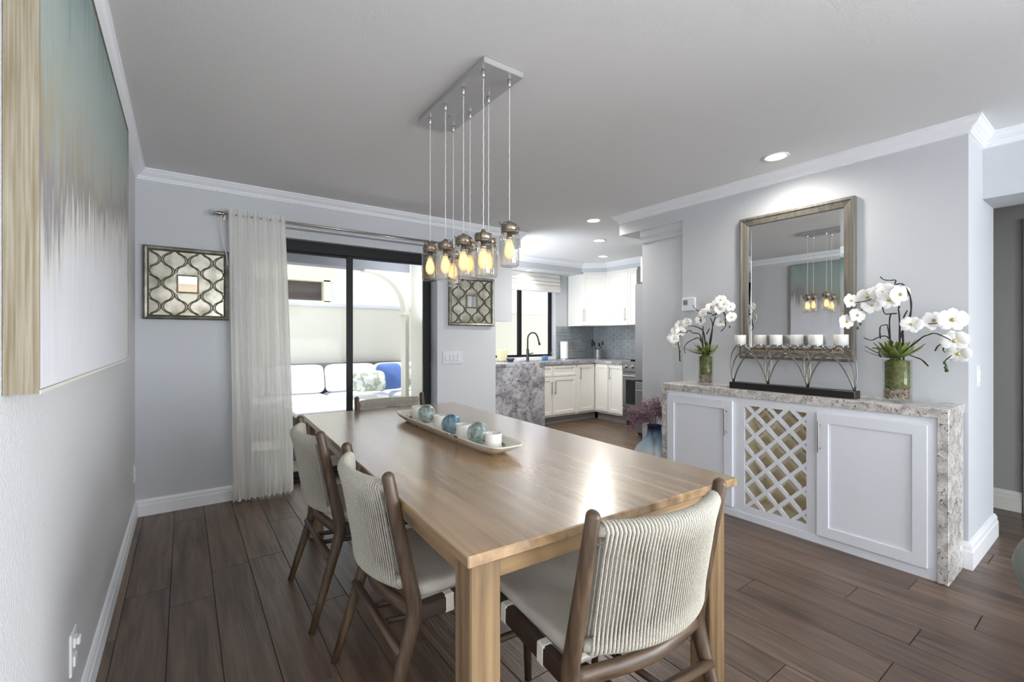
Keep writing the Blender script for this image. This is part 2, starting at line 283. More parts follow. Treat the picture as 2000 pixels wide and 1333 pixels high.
# ------------------------------------------------------------------ mesh helpers
class MB:
    def __init__(s): s.v = []; s.f = []
    def add(s, vs, fs):
        k = len(s.v); s.v += [tuple(x) for x in vs]; s.f += [tuple(i + k for i in f) for f in fs]; return s
    def box(s, x0, y0, z0, x1, y1, z1, mx=None):
        vs = [(x0, y0, z0), (x1, y0, z0), (x1, y1, z0), (x0, y1, z0), (x0, y0, z1), (x1, y0, z1), (x1, y1, z1), (x0, y1, z1)]
        if mx: vs = [mx @ Vector(v) for v in vs]
        return s.add(vs, [(0, 3, 2, 1), (4, 5, 6, 7), (0, 1, 5, 4), (1, 2, 6, 5), (2, 3, 7, 6), (3, 0, 4, 7)])
    def cbox(s, x0, y0, z0, x1, y1, z1, c=0.003, mx=None):
        X = (x0, x1); Y = (y0, y1); Z = (z0, z1); vs = []; idx = {}
        for i in (0, 1):
            for j in (0, 1):
                for k in (0, 1):
                    dx, dy, dz = (c if i == 0 else -c), (c if j == 0 else -c), (c if k == 0 else -c)
                    for a in range(3):
                        p = [X[i] + dx, Y[j] + dy, Z[k] + dz]; p[a] = (X[i], Y[j], Z[k])[a]
                        idx[(i, j, k, a)] = len(vs); vs.append(p)
        if mx: vs = [tuple(mx @ Vector(v)) for v in vs]
        fs = []
        for d in (0, 1):
            fs.append([idx[(d, j, k, 0)] for j, k in ((0, 0), (1, 0), (1, 1), (0, 1))])
            fs.append([idx[(i, d, k, 1)] for i, k in ((0, 0), (1, 0), (1, 1), (0, 1))])
            fs.append([idx[(i, j, d, 2)] for i, j in ((0, 0), (1, 0), (1, 1), (0, 1))])
        for a in (0, 1):
            for b in (0, 1):
                fs.append([idx[(a, b, 0, 0)], idx[(a, b, 1, 0)], idx[(a, b, 1, 1)], idx[(a, b, 0, 1)]])
                fs.append([idx[(a, 0, b, 0)], idx[(a, 1, b, 0)], idx[(a, 1, b, 2)], idx[(a, 0, b, 2)]])
                fs.append([idx[(0, a, b, 1)], idx[(1, a, b, 1)], idx[(1, a, b, 2)], idx[(0, a, b, 2)]])
        for i in (0, 1):
            for j in (0, 1):
                for k in (0, 1): fs.append([idx[(i, j, k, a)] for a in range(3)])
        return s.add(vs, fs)
    def tube(s, pts, r, seg=8, ratio=1.0, caps=True, closed=False):
        P = [Vector(p) for p in pts]; n = len(P)
        R = r if isinstance(r, (list, tuple)) else [r] * n
        k0 = len(s.v); up = None
        for i in range(n):
            if closed: t = P[(i + 1) % n] - P[i - 1]
            else: t = P[min(i + 1, n - 1)] - P[max(i - 1, 0)]
            t.normalize()
            if up is None:
                a = Vector((1, 0, 0)) if abs(t.x) < 0.9 else Vector((0, 1, 0)); u = (a - t * a.dot(t)).normalized()
            else: u = (up - t * up.dot(t)).normalized()
            up = u; w = t.cross(u)
            for j in range(seg):
                q = 2 * pi * j / seg
                s.v.append(tuple(P[i] + u * (R[i] * cos(q)) + w * (R[i] * ratio * sin(q))))
        m = n if closed else n - 1
        for i in range(m):
            for j in range(seg):
                a = k0 + i * seg; b = k0 + ((i + 1) % n) * seg
                s.f.append((a + j, a + (j + 1) % seg, b + (j + 1) % seg, b + j))
        if caps and not closed:
            s.f.append(tuple(k0 + j for j in range(seg))[::-1]); s.f.append(tuple(k0 + (n - 1) * seg + j for j in range(seg)))
        return s
    def lathe(s, prof, c=(0, 0, 0), seg=24, mx=None):
        k0 = len(s.v); rings = []
        for r, z in prof:
            if r < 1e-6:
                p = Vector((c[0], c[1], c[2] + z)); rings.append([len(s.v)]); s.v.append(tuple(mx @ p if mx else p))
            else:
                row = []
                for j in range(seg):
                    q = 2 * pi * j / seg; p = Vector((c[0] + r * cos(q), c[1] + r * sin(q), c[2] + z)); row.append(len(s.v)); s.v.append(tuple(mx @ p if mx else p))
                rings.append(row)
        for a, b in zip(rings, rings[1:]):
            if len(a) == 1 and len(b) == 1: continue
            for j in range(seg):
                j2 = (j + 1) % seg
                if len(a) == 1: s.f.append((a[0], b[j2], b[j]))
                elif len(b) == 1: s.f.append((a[j], a[j2], b[0]))
                else: s.f.append((a[j], a[j2], b[j2], b[j]))
        return s
    def prism(s, poly, axis, a0, a1):
        """poly in the two other axes, extruded along axis (0,1,2)"""
        n = len(poly)
        def P(u, v, a): return {0: (a, u, v), 1: (u, a, v), 2: (u, v, a)}[axis]
        vs = [P(u, v, a0) for u, v in poly] + [P(u, v, a1) for u, v in poly]
        fs = [tuple(range(n))[::-1], tuple(range(n, 2 * n))] + [(i, (i + 1) % n, n + (i + 1) % n, n + i) for i in range(n)]
        return s.add(vs, fs)
    def sweep(s, prof, path):
        """prof points (offset, z) swept along a polyline path of (x, y, nx, ny) mitred stations"""
        k0 = len(s.v); m = len(prof)
        for (x, y, nx, ny) in path:
            for o, z in prof: s.v.append((x + nx * o, y + ny * o, z))
        for i in range(len(path) - 1):
            for j in range(m):
                j2 = (j + 1) % m; s.f.append((k0 + i * m + j, k0 + i * m + j2, k0 + (i + 1) * m + j2, k0 + (i + 1) * m + j))
        s.f.append(tuple(k0 + j for j in range(m))); s.f.append(tuple(k0 + (len(path) - 1) * m + j for j in range(m))[::-1])
        return s
    def grid(s, fn, nu, nv):
        k0 = len(s.v)
        for i in range(nu + 1):
            for j in range(nv + 1): s.v.append(tuple(fn(i / nu, j / nv)))
        for i in range(nu):
            for j in range(nv):
                a = k0 + i * (nv + 1) + j; s.f.append((a, a + 1, a + nv + 2, a + nv + 1))
        return s
    def mesh(s, name, m, smooth=False):
        me = bpy.data.meshes.new(name); me.from_pydata(s.v, [], s.f); me.update()
        import bmesh
        b = bmesh.new(); b.from_mesh(me); bmesh.ops.recalc_face_normals(b, faces=b.faces); b.to_mesh(me); b.free()
        if m is not None: me.materials.append(m)
        if smooth: me.shade_smooth()
        return me
    def build(s, name, m, parent=None, smooth=False, bevel=0, loc=None, auto=False):
        me = s.mesh(name, m, smooth)
        return link(name, me, parent, bevel, loc, auto)
def link(name, me, parent=None, bevel=0, loc=None, auto=False):
    o = bpy.data.objects.new(name, me); COL.objects.link(o)
    if parent is not None: o.parent = parent
    if loc: o.location = loc
    if bevel:
        b = o.modifiers.new('bevel', 'BEVEL'); b.width = bevel; b.segments = 2; b.limit_method = 'ANGLE'; b.angle_limit = radians(40)
    if auto:
        for p in me.polygons: p.use_smooth = True
        me.set_sharp_from_angle(angle=radians(38))
    return o
def tag(o, label=None, cat=None, group=None, kind=None):
    if label: o['label'] = label
    if cat: o['category'] = cat
    if group: o['group'] = group
    if kind: o['kind'] = kind
    return o
def thing(name, label, cat, loc=(0, 0, 0), rz=0, group=None):
    o = bpy.data.objects.new(name, None); COL.objects.link(o); o.empty_display_size = 0.1
    o.location = loc; o.rotation_euler = (0, 0, rz); return tag(o, label, cat, group)
def struct(name, mb, m, parent=None, label=None, cat=None, bevel=0):
    o = mb.build(name, m, parent, bevel=bevel)
    if parent is None: tag(o, label, cat, None, 'structure')
    return o
def dup(root, loc, rz, label, group=None):
    r = root.copy(); COL.objects.link(r); r.location = loc; r.rotation_euler = (0, 0, rz); r['label'] = label
    if group: r['group'] = group
    for ch in list(root.children):
        c = ch.copy(); COL.objects.link(c); c.parent = r
        for g in list(ch.children):
            d = g.copy(); COL.objects.link(d); d.parent = c
    return r
def spline(pts, n=6):
    P = [Vector(p) for p in pts]; out = []
    for i in range(len(P) - 1):
        p0, p1, p2, p3 = P[max(i - 1, 0)], P[i], P[i + 1], P[min(i + 2, len(P) - 1)]
        for k in range(n):
            t = k / n
            out.append(0.5 * ((2 * p1) + (p2 - p0) * t + (2 * p0 - 5 * p1 + 4 * p2 - p3) * t * t + (3 * p1 - p0 - 3 * p2 + p3) * t ** 3))
    out.append(P[-1]); return out
def lerp(a, b, t): return a + (b - a) * t
def cushion_mb(w, d, h, n=10, e=0.35, puff=0.25):
    """soft rounded box w x d x h, base at z 0"""
    m = MB()
    def se(t, e): return math.copysign(abs(t) ** e, t)
    def fn(u, v):
        a = (u - 0.5) * pi; b = v * 2 * pi
        x = se(cos(a), e) * se(cos(b), e) * w / 2; y = se(cos(a), e) * se(sin(b), e) * d / 2; z = se(sin(a), 0.55) * h / 2
        q = (1 - (2 * x / w) ** 2) * (1 - (2 * y / d) ** 2)
        z *= (1 - puff) + puff * max(q, 0) ** 0.5
        return (x, y, z + h / 2)
    m.grid(fn, n, n * 3); return m

# ================================================================== SETTING
CH = 2.44; D = 4.119; MX = 3.735
floor = struct('floor', MB().box(-0.1, -4.2, -0.12, 6.3, 5.75, -0.0035), M['grout'], label='dark brown wood-look plank floor', cat='floor')
fx, fy = sin(radians(35.75)), cos(radians(35.75))
def uv(x, y, z):
    dx = x - 0.277; d = dx * fx + y * fy
    if d < 0.25: return None
    return 1000 + 890 * (dx * fy - y * fx) / d, 661 - 890 * (z - 1.25) / d
cache = {}
row = 0; x = 0.047 - 0.175
rr = random.Random(3)
while x < 6.0:
    x0, x1 = max(x, 0.002), min(x + 0.175, 6.04)
    y = -2.6 + rr.uniform(0, 1.2)
    while y < 5.05:
        y0, y1 = y, min(y + 1.2, 5.06)
        see = [uv(px, py, 0) for px in (x0, x1) for py in (y0, (y0 + y1) / 2, y1)]
        seen = any(q and -700 < q[0] < 2700 and q[1] < 2300 for q in see)
        hid = (x0 > 3.78 and x1 < 6 and y1 < 2.6 and y0 > 0.62) or (y0 > 5.02) or (x0 > 5.48 and y0 > 3.8)
        if seen and not hid and y1 - y0 > 0.03:
            w, l = round(x1 - x0 - 0.0022, 4), round(y1 - y0 - 0.0022, 4)
            if (w, l) not in cache: cache[(w, l)] = MB().cbox(-w / 2, -l / 2, -0.008, w / 2, l / 2, 0, 0.0016).mesh('plank', M['floor'])
            link('plank', cache[(w, l)], floor, loc=((x0 + x1) / 2, (y0 + y1) / 2, 0))
        y += 1.2
    x += 0.175
struct('ceiling', MB().box(-0.1, -4.2, CH, 6.3, 4.33, CH + 0.1).box(2.9, 4.33, CH, 6.3, 5.75, CH + 0.1), M['ceil'], label='flat grey-white ceiling', cat='ceiling')
struct('wall_left', MB().box(-0.12, -4.2, -0.1, 0, 4.28, CH), M['wall_tex'], label='left wall with a fine knockdown texture', cat='wall')
# back wall, door opening x .50-2.325
DX0, DX1, DTOP = 0.63, 2.325, 2.165
wb = MB().box(-0.1, D, -0.1, DX0, 4.36, CH).box(DX0, D, DTOP, DX1, 4.36, CH).box(DX1, D, -0.1, 3.023, 4.36, CH).box(3.023, D, 1.438, 3.242, 4.36, CH).box(3.242, D, 2.268, 3.363, 4.36, CH)
struct('wall_back', wb, M['wall'], label='pale blue-grey back wall around the sliding door', cat='wall')
# mirror wall, pier, header stub
wr = MB().box(MX, 0.56, -0.1, 4.43, 2.309, CH).box(MX + 0.038, 2.309, -0.1, 4.43, 2.76, CH).box(MX, 2.309, 2.255, MX + 0.038, 2.76, CH).box(MX, 2.76, 2.255, 4.43, 3.003, CH)
struct('wall_right', wr, M['wall'], label='pale grey wall behind the sideboard with a squared pier end', cat='wall')
struct('trim_4', MB().prism([(MX + 0.04, 2.14), (MX + 0.028, 2.14), (MX + 0.024, 2.17), (MX + 0.012, 2.20), (MX + 0.01, 2.256), (MX + 0.04, 2.256)], 1, 2.309, 2.765), M['wall'], label='small cove moulding under the ceiling stub', cat='trim')
# header wall over the hall opening + rest behind camera
struct('wall_hall_opening', MB().box(4.10, -4.2, 2.07, 4.43, 0.56, CH).box(4.10, -4.2, -0.1, 4.43, -3.8, 2.07).box(4.10, -3.8, -0.1, 4.43, -1.5, 0.3).box(4.10, -1.5, -0.1, 4.43, -1.3, 2.07), M['wall'], label='wall with the hall opening beside the pier', cat='wall')  # unseen opening past the hall left for the added side fill lamp
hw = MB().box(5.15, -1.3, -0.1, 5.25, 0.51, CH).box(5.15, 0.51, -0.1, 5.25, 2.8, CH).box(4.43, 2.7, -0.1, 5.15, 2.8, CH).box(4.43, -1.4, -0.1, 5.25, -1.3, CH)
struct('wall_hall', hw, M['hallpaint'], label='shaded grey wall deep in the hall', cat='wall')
# rear wall with an assumed wide window opening
struct('wall_rear', MB().box(-0.1, -4.2, -0.1, 1.2, -4.08, CH).box(1.2, -4.2, -0.1, 3.8, -4.08, 0.35).box(1.2, -4.2, 2.3, 3.8, -4.08, CH).box(3.8, -4.2, -0.1, 4.45, -4.08, CH).box(5.4, -4.2, -0.1, 6.3, -4.08, CH).box(4.45, -4.2, 2.3, 5.4, -4.08, CH), mat('tan_paint', S(176, 158, 136), 0.8), label='rear wall behind the camera', cat='wall')
# kitchen shell
KB, KR = 5.60, 6.05
WX0, WX1, WZ0, WZ1 = 3.70, 5.18, 0.95, 2.24
struct('wall_kitchen_back', MB().box(2.78, KB, -0.1, WX0, KB + 0.15, CH).box(WX0, KB, -0.1, WX1, KB + 0.15, WZ0).box(WX0, KB, WZ1, WX1, KB + 0.15, CH).box(WX1, KB, -0.1, 6.2, KB + 0.15, CH), M['wall'], label='kitchen back wall around the sink window', cat='wall')
struct('wall_kitchen_right', MB().box(KR, 2.8, -0.1, KR + 0.12, KB, CH), M['wall'], label='kitchen wall behind the range', cat='wall')
struct('wall_kitchen_left', MB().box(2.75, 4.36, -0.1, 2.90, 4.50, CH).box(2.75, 5.20, -0.1, 2.90, KB + 0.15, CH).box(2.75, 4.50, -0.1, 2.90, 5.20, 0.95).box(2.75, 4.50, 2.1, 2.90, 5.20, CH), M['stucco'], label='cream stucco side wall of the kitchen seen through the door', cat='wall')  # unseen opening cut for the added kitchen fill lamp
sof = MB().box(2.9, 5.25, 2.275, KR - 0.34, KB, CH).prism([(KR - 0.34, KB), (KR - 0.34, 5.25), (KR - 0.62, 5.25), (KR - 0.34, 4.98), (KR - 0.34, 3.0), (KR, 3.0), (KR, KB)], 2, 2.305, CH)
struct('trim_5', sof, M['wall'], label='dropped soffit above the kitchen cabinets', cat='trim')
# crown mouldings (profile: offset from wall, z)
CP = [(0, CH), (0.056, CH), (0.056, CH - 0.010), (0.050, CH - 0.014), (0.040, CH - 0.030), (0.022, CH - 0.046), (0.016, CH - 0.050), (0.016, CH - 0.060), (0.010, CH - 0.064), (0.010, CH - 0.074), (0, CH - 0.078)]
CP = [(o * 1.05, z) for o, z in CP]
struct('trim_1', MB().sweep(CP, [(0, -4.08, 1, 0), (0, D, 1, -1), (3.30, D, 1, -1) if False else (3.363, D, 1, -1), (3.363, 4.36, 1, 0)]), M['white'], label='white crown moulding on the left and back walls', cat='trim')
struct('trim_2', MB().sweep(CP, [(4.43, 3.003, 0, 1), (MX, 3.003, -1, 1), (MX, 0.56, -1, -1), (4.10, 0.56, -1, -1), (4.10, -4.0, -1, 0)]), M['white'], label='white crown moulding on the mirror wall, wrapping the pier', cat='trim')
struct('trim_3', MB().sweep(CP, [(2.9, 5.25, 0, -1), (KR - 0.62, 5.25, -0.41, -1), (KR - 0.34, 4.98, -1, -0.41), (KR - 0.34, 3.0, -1, 0)]), M['white'], label='white crown moulding above the kitchen cabinets', cat='trim')
# baseboards (profile)
BP = [(0, 0), (0.016, 0), (0.016, 0.075), (0.012, 0.082), (0.012, 0.098), (0.006, 0.112), (0, 0.115)]
struct('baseboard_left', MB().sweep(BP, [(0, -4.08, 1, 0), (0, D, 1, -1), (DX0, D, 0, -1)]), M['white'], label='white stepped baseboard along the left wall and corner', cat='baseboard')
struct('baseboard_back', MB().sweep(BP, [(DX1 + 0.01, D, 0, -1), (3.023, D, 0, -1)]), M['white'], label='white baseboard between sliding door and kitchen', cat='baseboard')
BP2 = [(o * 1.3, z * 1.25) for o, z in BP]
struct('baseboard_right', MB().sweep(BP2, [(MX, 0.585, -1, 0), (MX, 0.56, -1, -1), (4.43, 0.56, 1, -1), (4.43, 1.2, 1, 0)]), M['white'], label='white stepped baseboard around the foot of the pier', cat='baseboard')
struct('baseboard_pilaster', MB().sweep(BP, [(MX + 0.038, 2.76, -1, 0), (MX + 0.038, 2.309, -1, 0)]), M['white'], label='white baseboard by the blue floor vase', cat='baseboard')
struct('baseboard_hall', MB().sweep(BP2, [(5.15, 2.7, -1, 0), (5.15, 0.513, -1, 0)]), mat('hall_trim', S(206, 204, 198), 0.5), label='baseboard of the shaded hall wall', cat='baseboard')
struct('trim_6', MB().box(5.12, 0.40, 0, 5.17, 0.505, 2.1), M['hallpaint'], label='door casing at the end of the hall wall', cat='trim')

# ------------------------------------------------------------------ sliding door
door = thing('door_1', 'black framed sliding glass door to the patio', 'door', (0, 0, 0)); door['kind'] = 'structure'
Y0, Y1 = 4.262, 4.335
fr = MB().box(DX0, Y0, 2.005, DX1 + 0.012, Y1, 2.095).box(DX0, Y0, 0, DX0 + 0.05, Y1, 2.005).box(DX1 - 0.045, Y0 + 0.002, 0, DX1, Y1, 2.005).box(DX0, Y0, 0, DX1, Y1, 0.035)
fr.build('door_frame', M['blackmetal'], door, bevel=0.003)
MB().box(DX0, 4.20, 2.095, DX1 + 0.012, 4.36, DTOP + 0.002).build('head_jamb', M['wall'], door)
def sash(x0, x1, yy, st):
    m = MB().box(x0, yy, 0.035, x0 + st, yy + 0.03, 2.005).box(x1 - st, yy, 0.035, x1, yy + 0.03, 2.005).box(x0 + st, yy, 0.035, x1 - st, yy + 0.03, 0.09).box(x0 + st, yy, 1.985, x1 - st, yy + 0.03, 2.005)
    o = m.build('sliding_panel', M['blackmetal'], door, bevel=0.002)
    MB().box(x0 + st, yy + 0.012, 0.09, x1 - st, yy + 0.017, 1.985).build('pane', M['glass'], o)
    return o
sash(DX0 + 0.05, 1.552, 4.300, 0.05)
sp = sash(1.488, DX1 - 0.03, 4.266, 0.05)
MB().box(2.232, 4.245, 1.00, 2.262, 4.268, 1.20).build('door_handle', M['blackmetal'], sp, bevel=0.004)

# ------------------------------------------------------------------ kitchen window
win = thing('window_1', 'black framed kitchen window over the sink', 'window'); win['kind'] = 'structure'
f = MB().box(WX0, 5.69, WZ0, WX0 + 0.05, 5.73, WZ1).box(WX1 - 0.055, 5.69, WZ0, WX1 - 0.01, 5.73, WZ1).box(WX0, 5.69, WZ0, WX1, 5.73, WZ0 + 0.04).box(WX0, 5.69, WZ1 - 0.04, WX1, 5.73, WZ1)
f.build('window_frame', M['blackmetal'], win)
MB().box(4.495, 5.685, WZ0, 4.555, 5.73, WZ1).build('mullion', M['blackmetal'], win)
MB().box(WX0 + 0.05, 5.705, WZ0 + 0.04, 4.495, 5.709, WZ1 - 0.04).build('pane', M['glass'], win)
MB().box(4.555, 5.705, WZ0 + 0.04, WX1 - 0.055, 5.709, WZ1 - 0.04).build('pane', M['glass'], win)
MB().box(WX0, KB - 0.005, WZ0 - 0.04, WX1, 5.69, WZ0 + 0.003).build('window_sill', M['white'], win)

# ------------------------------------------------------------------ outdoors
struct('patio_floor', MB().box(-3, 4.36, -0.2, 9, 9.99, -0.03), M['concrete'], label='pale concrete patio floor', cat='patio floor')
pw = MB().box(-3, 7.40, -0.2, 9, 7.6, 1.74).build('courtyard_wall', M['stucco']); tag(pw, 'cream stucco courtyard wall behind the outdoor sofa', 'wall', kind='structure')
MB().box(-3, 7.37, 1.74, 9, 7.63, 1.80).build('wall_cap', M['stuccow'], pw, bevel=0.01)
# patio cover beam and arch
pa = tag(MB().box(-1.0, 5.80, 2.135, 2.75, 6.0, 2.45).box(-1.0, 4.36, 2.45, 2.9, 6.0, 2.52).build('patio_beam', M['beamshade']), 'grey shaded patio cover beam above the sliding door view', 'beam', kind='structure')
arc = [(2.75, 0), (2.75, 2.135), (2.19, 2.135), (2.19, 2.10)] + [(2.70 - 0.49 * cos(t * pi / 2) ** 1.0, 1.60 + 0.50 * sin(t * pi / 2)) for t in [0]][:0]
N = 14
curve = [(2.205 + 0.495 * sin(i / N * pi / 2), 1.60 + 0.51 * cos(i / N * pi / 2)) for i in range(N + 1)]
poly = [(2.75, 2.135), (2.15, 2.135), (2.15, 2.11)] + curve + [(2.75, 1.60)]
pc = tag(MB().prism(poly, 1, 5.82, 5.98).build('patio_arch', M['stucco']), 'cream stucco quarter arch on the right of the patio', 'arch', kind='structure')
MB().box(2.70, 5.82, -0.03, 2.75, 5.98, 1.60).build('column', M['stucco'], pc)
MB().box(2.66, 5.79, 1.56, 2.75, 6.0, 1.60).build('ledge', M['stucco'], pc)
# neighbouring house
nh = thing('neighbor_house', 'pale stucco house rising beyond the courtyard wall', 'house', (0, 10, 0))
h = MB().box(-4, 0.4, -0.2, 10, 1.0, 4.6)
h.build('wall', M['stuccow'], nh)
h2 = MB().box(-4, -0.1, 2.42, 2.86, 0.5, 3.4).box(-4, -0.1, -0.2, 2.75, 0.5, 2.02).box(2.62, -0.1, 2.0, 2.75, 0.5, 2.45)
h2.build('porch', mat('cream_porch', S(232, 228, 206), 0.9), nh)
MB().box(-4, 0.1, 2.0, 2.62, 0.38, 2.44).build('dark_recess', M['brown'], nh)  # brown box stands in for the dark recess of the opening
MB().box(6.2, 0.3, 2.25, 6.5, 0.41, 2.6).build('vent', M['teak'], nh)
# outdoor sofa
so = thing('outdoor_sofa', 'long white cushioned outdoor sofa against the courtyard wall', 'sofa', (1.9, 6.9, -0.03))
MB().box(-1.6, -0.42, 0.05, 1.45, 0.42, 0.26).box(-1.6, 0.34, 0.26, 1.36, 0.42, 0.90).box(-1.6, 0.28, 0.84, 1.36, 0.42, 0.90).build('frame', M['wicker'], so, bevel=0.01)
sc_ = cushion_mb(0.80, 0.80, 0.24, e=0.2, puff=0.12).mesh('seat_cushion', M['canvasw'], True)
for i in range(4):
    link('seat_cushion', sc_, so, loc=(-1.30 + 0.80 * i + 0.02 if False else -1.16 + 0.80 * i, -0.08, 0.255))
bc = cushion_mb(0.74, 0.42, 0.24, e=0.32, puff=0.5).mesh('back_cushion', M['canvasw'], True)
for i, xx in enumerate((-1.10, -0.34, 0.42, 1.12)):
    b = link('back_cushion', bc, so, loc=(xx, 0.20, 0.66)); b.rotation_euler = (radians(76), 0, radians((-2, 3, -3, 2)[i]))
def pillow(label, m, loc, w, h, rx, rz, nm):
    o = cushion_mb(w, h, 0.16, e=0.42, puff=0.55).build(nm, m, None, smooth=True, loc=loc); o.rotation_euler = (radians(rx), radians(0), radians(rz))
    return tag(o, label, 'pillow', 'outdoor sofa pillows')
pillow('white patterned lumbar pillow in front of the blue one', M['pattern'], (2.42, 6.52, 0.61), 0.46, 0.30, 68, -4, 'throw_pillow')
b_ = pillow('plain blue square pillow on the outdoor sofa', M['bluecush'], (2.76, 6.66, 0.66), 0.40, 0.40, 72, 6, 'throw_pillow'); b_.rotation_euler = (radians(72), radians(0), radians(8))
pillow('patterned pillow at the right end of the outdoor sofa', M['pattern'], (3.10, 6.72, 0.65), 0.38, 0.38, 72, -8, 'throw_pillow')
ct = thing('patio_table', 'low white topped patio table with weathered rim', 'table', (1.80, 5.94, -0.03))
MB().cbox(-0.50, -0.45, 0.405, 0.50, 0.45, 0.435, 0.004).build('table_top', M['patiotop'], ct)
MB().box(-0.47, -0.42, 0.35, 0.47, 0.42, 0.404).build('apron', M['teak'], ct)
for sx in (-1, 1):
    for sy in (-1, 1): MB().box(sx * 0.44 - 0.03, sy * 0.39 - 0.03, 0, sx * 0.44 + 0.03, sy * 0.39 + 0.03, 0.35).build('leg', M['teak'], ct)

# ================================================================== DINING TABLE
tb = thing('dining_table', 'long rectangular wooden dining table with thick square legs', 'table', (1.373, 1.9915, 0), radians(-2.55))
HW, HL = 0.531, 1.134
MB().cbox(-HW, -HL, 0.732, HW, HL, 0.76, 0.003).build('tabletop', M['table_y'], tb)
for sx in (-1, 1):
    xx = sx * (HW - 0.055)
    MB().cbox(xx - 0.012, -HL + 0.11, 0.655, xx + 0.012, HL - 0.11, 0.731, 0.002).build('side_apron', M['table_y'], tb)
for sy in (-1, 1):
    yy = sy * (HL - 0.075)
    MB().cbox(-HW + 0.09, yy - 0.012, 0.655, HW - 0.09, yy + 0.012, 0.731, 0.002).build('end_apron', M['table_x'], tb)
lm = MB().cbox(-0.0415, -0.0415, 0, 0.0415, 0.0415, 0.7315, 0.004).mesh('leg', M['table_z'])
for sx in (-1, 1):
    for sy in (-1, 1): link('leg', lm, tb, loc=(sx * (HW - 0.065), sy * (HL - 0.075), 0))

# ================================================================== CHAIRS
def make_chair(label):
    t = thing('dining_chair', label, 'chair', (0, 0, 0), 0, 'rope back dining chairs')
    for s in (-1, 1):
        foot, jo, top = Vector((s * 0.262, -0.122, 0)), Vector((s * 0.239, 0.004, 0.405)), Vector((s * 0.236, -0.083, 0.835))
        pts = [foot.lerp(jo, t_) for t_ in (0, 0.3, 0.6, 0.84, 0.92)] + [jo + Vector((0, -0.004, 0.002))] + [jo.lerp(top, t_) for t_ in (0.08, 0.16, 0.4, 0.7, 1.0)]
        rad = [0.0128, 0.0152, 0.0185, 0.0215, 0.0228, 0.0232, 0.0228, 0.022, 0.0205, 0.0188, 0.0172]
        pts += [pts[-1] + Vector((0, -0.0015, 0.006)), pts[-1] + Vector((0, -0.003, 0.012))]; rad += [rad[-1] * 0.85, rad[-1] * 0.45]
        MB().tube(pts, rad, 12, 1.12).build('rear_leg', M['chair_z'], t, smooth=True)
        MB().tube([(s * 0.228, 0.445, 0), (s * 0.226, 0.44, 0.2), (s * 0.226, 0.437, 0.40)], [0.013, 0.017, 0.019], 10).build('front_leg', M['chair_y'], t, smooth=True)
        rm = Matrix.Translation((s * 0.2345, 0.232, 0.4015)) @ Matrix.Rotation(radians(1.5), 4, 'X')
        MB().cbox(-0.0155, -0.236, -0.0275, 0.0155, 0.240, 0.0275, 0.006, rm).build('side_rail', M['chair_y'], t)
        for yy in (-0.115, 0.085):
            MB().cbox(-0.0175, yy - 0.017, -0.0295, 0.0175, yy + 0.017, 0.0295, 0.005, rm).build('strap', M['strap'], t)
    MB().cbox(-0.225, 0.425, 0.37, 0.225, 0.45, 0.415, 0.004).build('front_rail', M['chair_y'], t)
    MB().tube(spline([(-0.232, -0.004, 0.40), (0, -0.045, 0.405), (0.232, -0.004, 0.40)], 6), 0.017, 10, 1.4).build('rear_rail', M['chair_x'], t, smooth=True)
    MB().tube([(-0.246, -0.046, 0.295), (0.246, -0.046, 0.295)], 0.0165, 8, 0.8).build('rear_stretcher', M['chair_x'], t, smooth=True)
    MB().tube([(-0.222, 0.441, 0.235), (0.222, 0.441, 0.235)], 0.012, 8).build('front_stretcher', M['chair_x'], t, smooth=True)
    for s in (-1, 1):
        MB().tube([(s * 0.055, -0.045, 0.29), (s * 0.055, 0.44, 0.236)], 0.0105, 8).build('centre_stretcher', M['chair_y'], t, smooth=True)
    # cushion
    cm = MB()
    def se(v, e): return math.copysign(abs(v) ** e, v)
    def fn(u, v):
        a = (u - 0.5) * pi; b = v * 2 * pi
        x = se(cos(a), 0.18) * se(cos(b), 0.22) * 0.226; y = se(cos(a), 0.18) * se(sin(b), 0.22) * 0.243 + 0.245; z = se(sin(a), 0.6) * 0.026
        sag = 0.012 * (1 - (x / 0.226) ** 2) * (1 - ((y - 0.245) / 0.243) ** 2)
        return (x, y, 0.447 + z - sag)
    cm.grid(fn, 10, 40).build('seat_cushion', M['cushion'], t, smooth=True)
    MB().box(-0.212, 0.02, 0.408, 0.212, 0.45, 0.424).build('seat_sling', M['strap'], t)
    # rope back
    WB = 0.219
    def rail(x, z):
        yb = -0.010 - 0.073 * (z - 0.42) / 0.415
        return yb - 0.062 * (1 - (x / WB) ** 2)
    zt, zb = 0.795, 0.492
    for nm, z in (('top_rail', zt), ('lower_rail', zb)):
        pts = [(WB * k / 8, rail(WB * k / 8, z), z) for k in range(-8, 9)]
        MB().tube(pts, 0.0168, 10).build(nm, M['rope'], t, smooth=True)
    R = 0.0200; rope = MB(); nr = 45
    for k in range(nr):
        x = -0.207 + 0.414 * k / (nr - 1); loop = []
        yt, yb = rail(x, zt), rail(x, zb); off = 0.0
        for i in range(7):
            a = pi * i / 6; loop.append((x + off * 0.5, yt - cos(a) * R, zt + sin(a) * R))
        for t_ in (0.2, 0.5, 0.8): loop.append((x, lerp(yt, yb, t_) + R * 0.8, lerp(zt, zb, t_)))
        for i in range(7):
            a = pi * i / 6; loop.append((x + off * 0.5, yb + cos(a) * R, zb - sin(a) * R))
        for t_ in (0.2, 0.5, 0.8): loop.append((x, lerp(yb, yt, t_) - R * 0.85, lerp(zb, zt, t_)))
        rope.tube(loop, [0.0043] * 7 + [0.0023] * 3 + [0.0043] * 7 + [0.0023] * 3, 6, closed=True)
    o = rope.build('rope_webbing', M['rope'], t, smooth=True); o['kind'] = 'stuff'
    return t
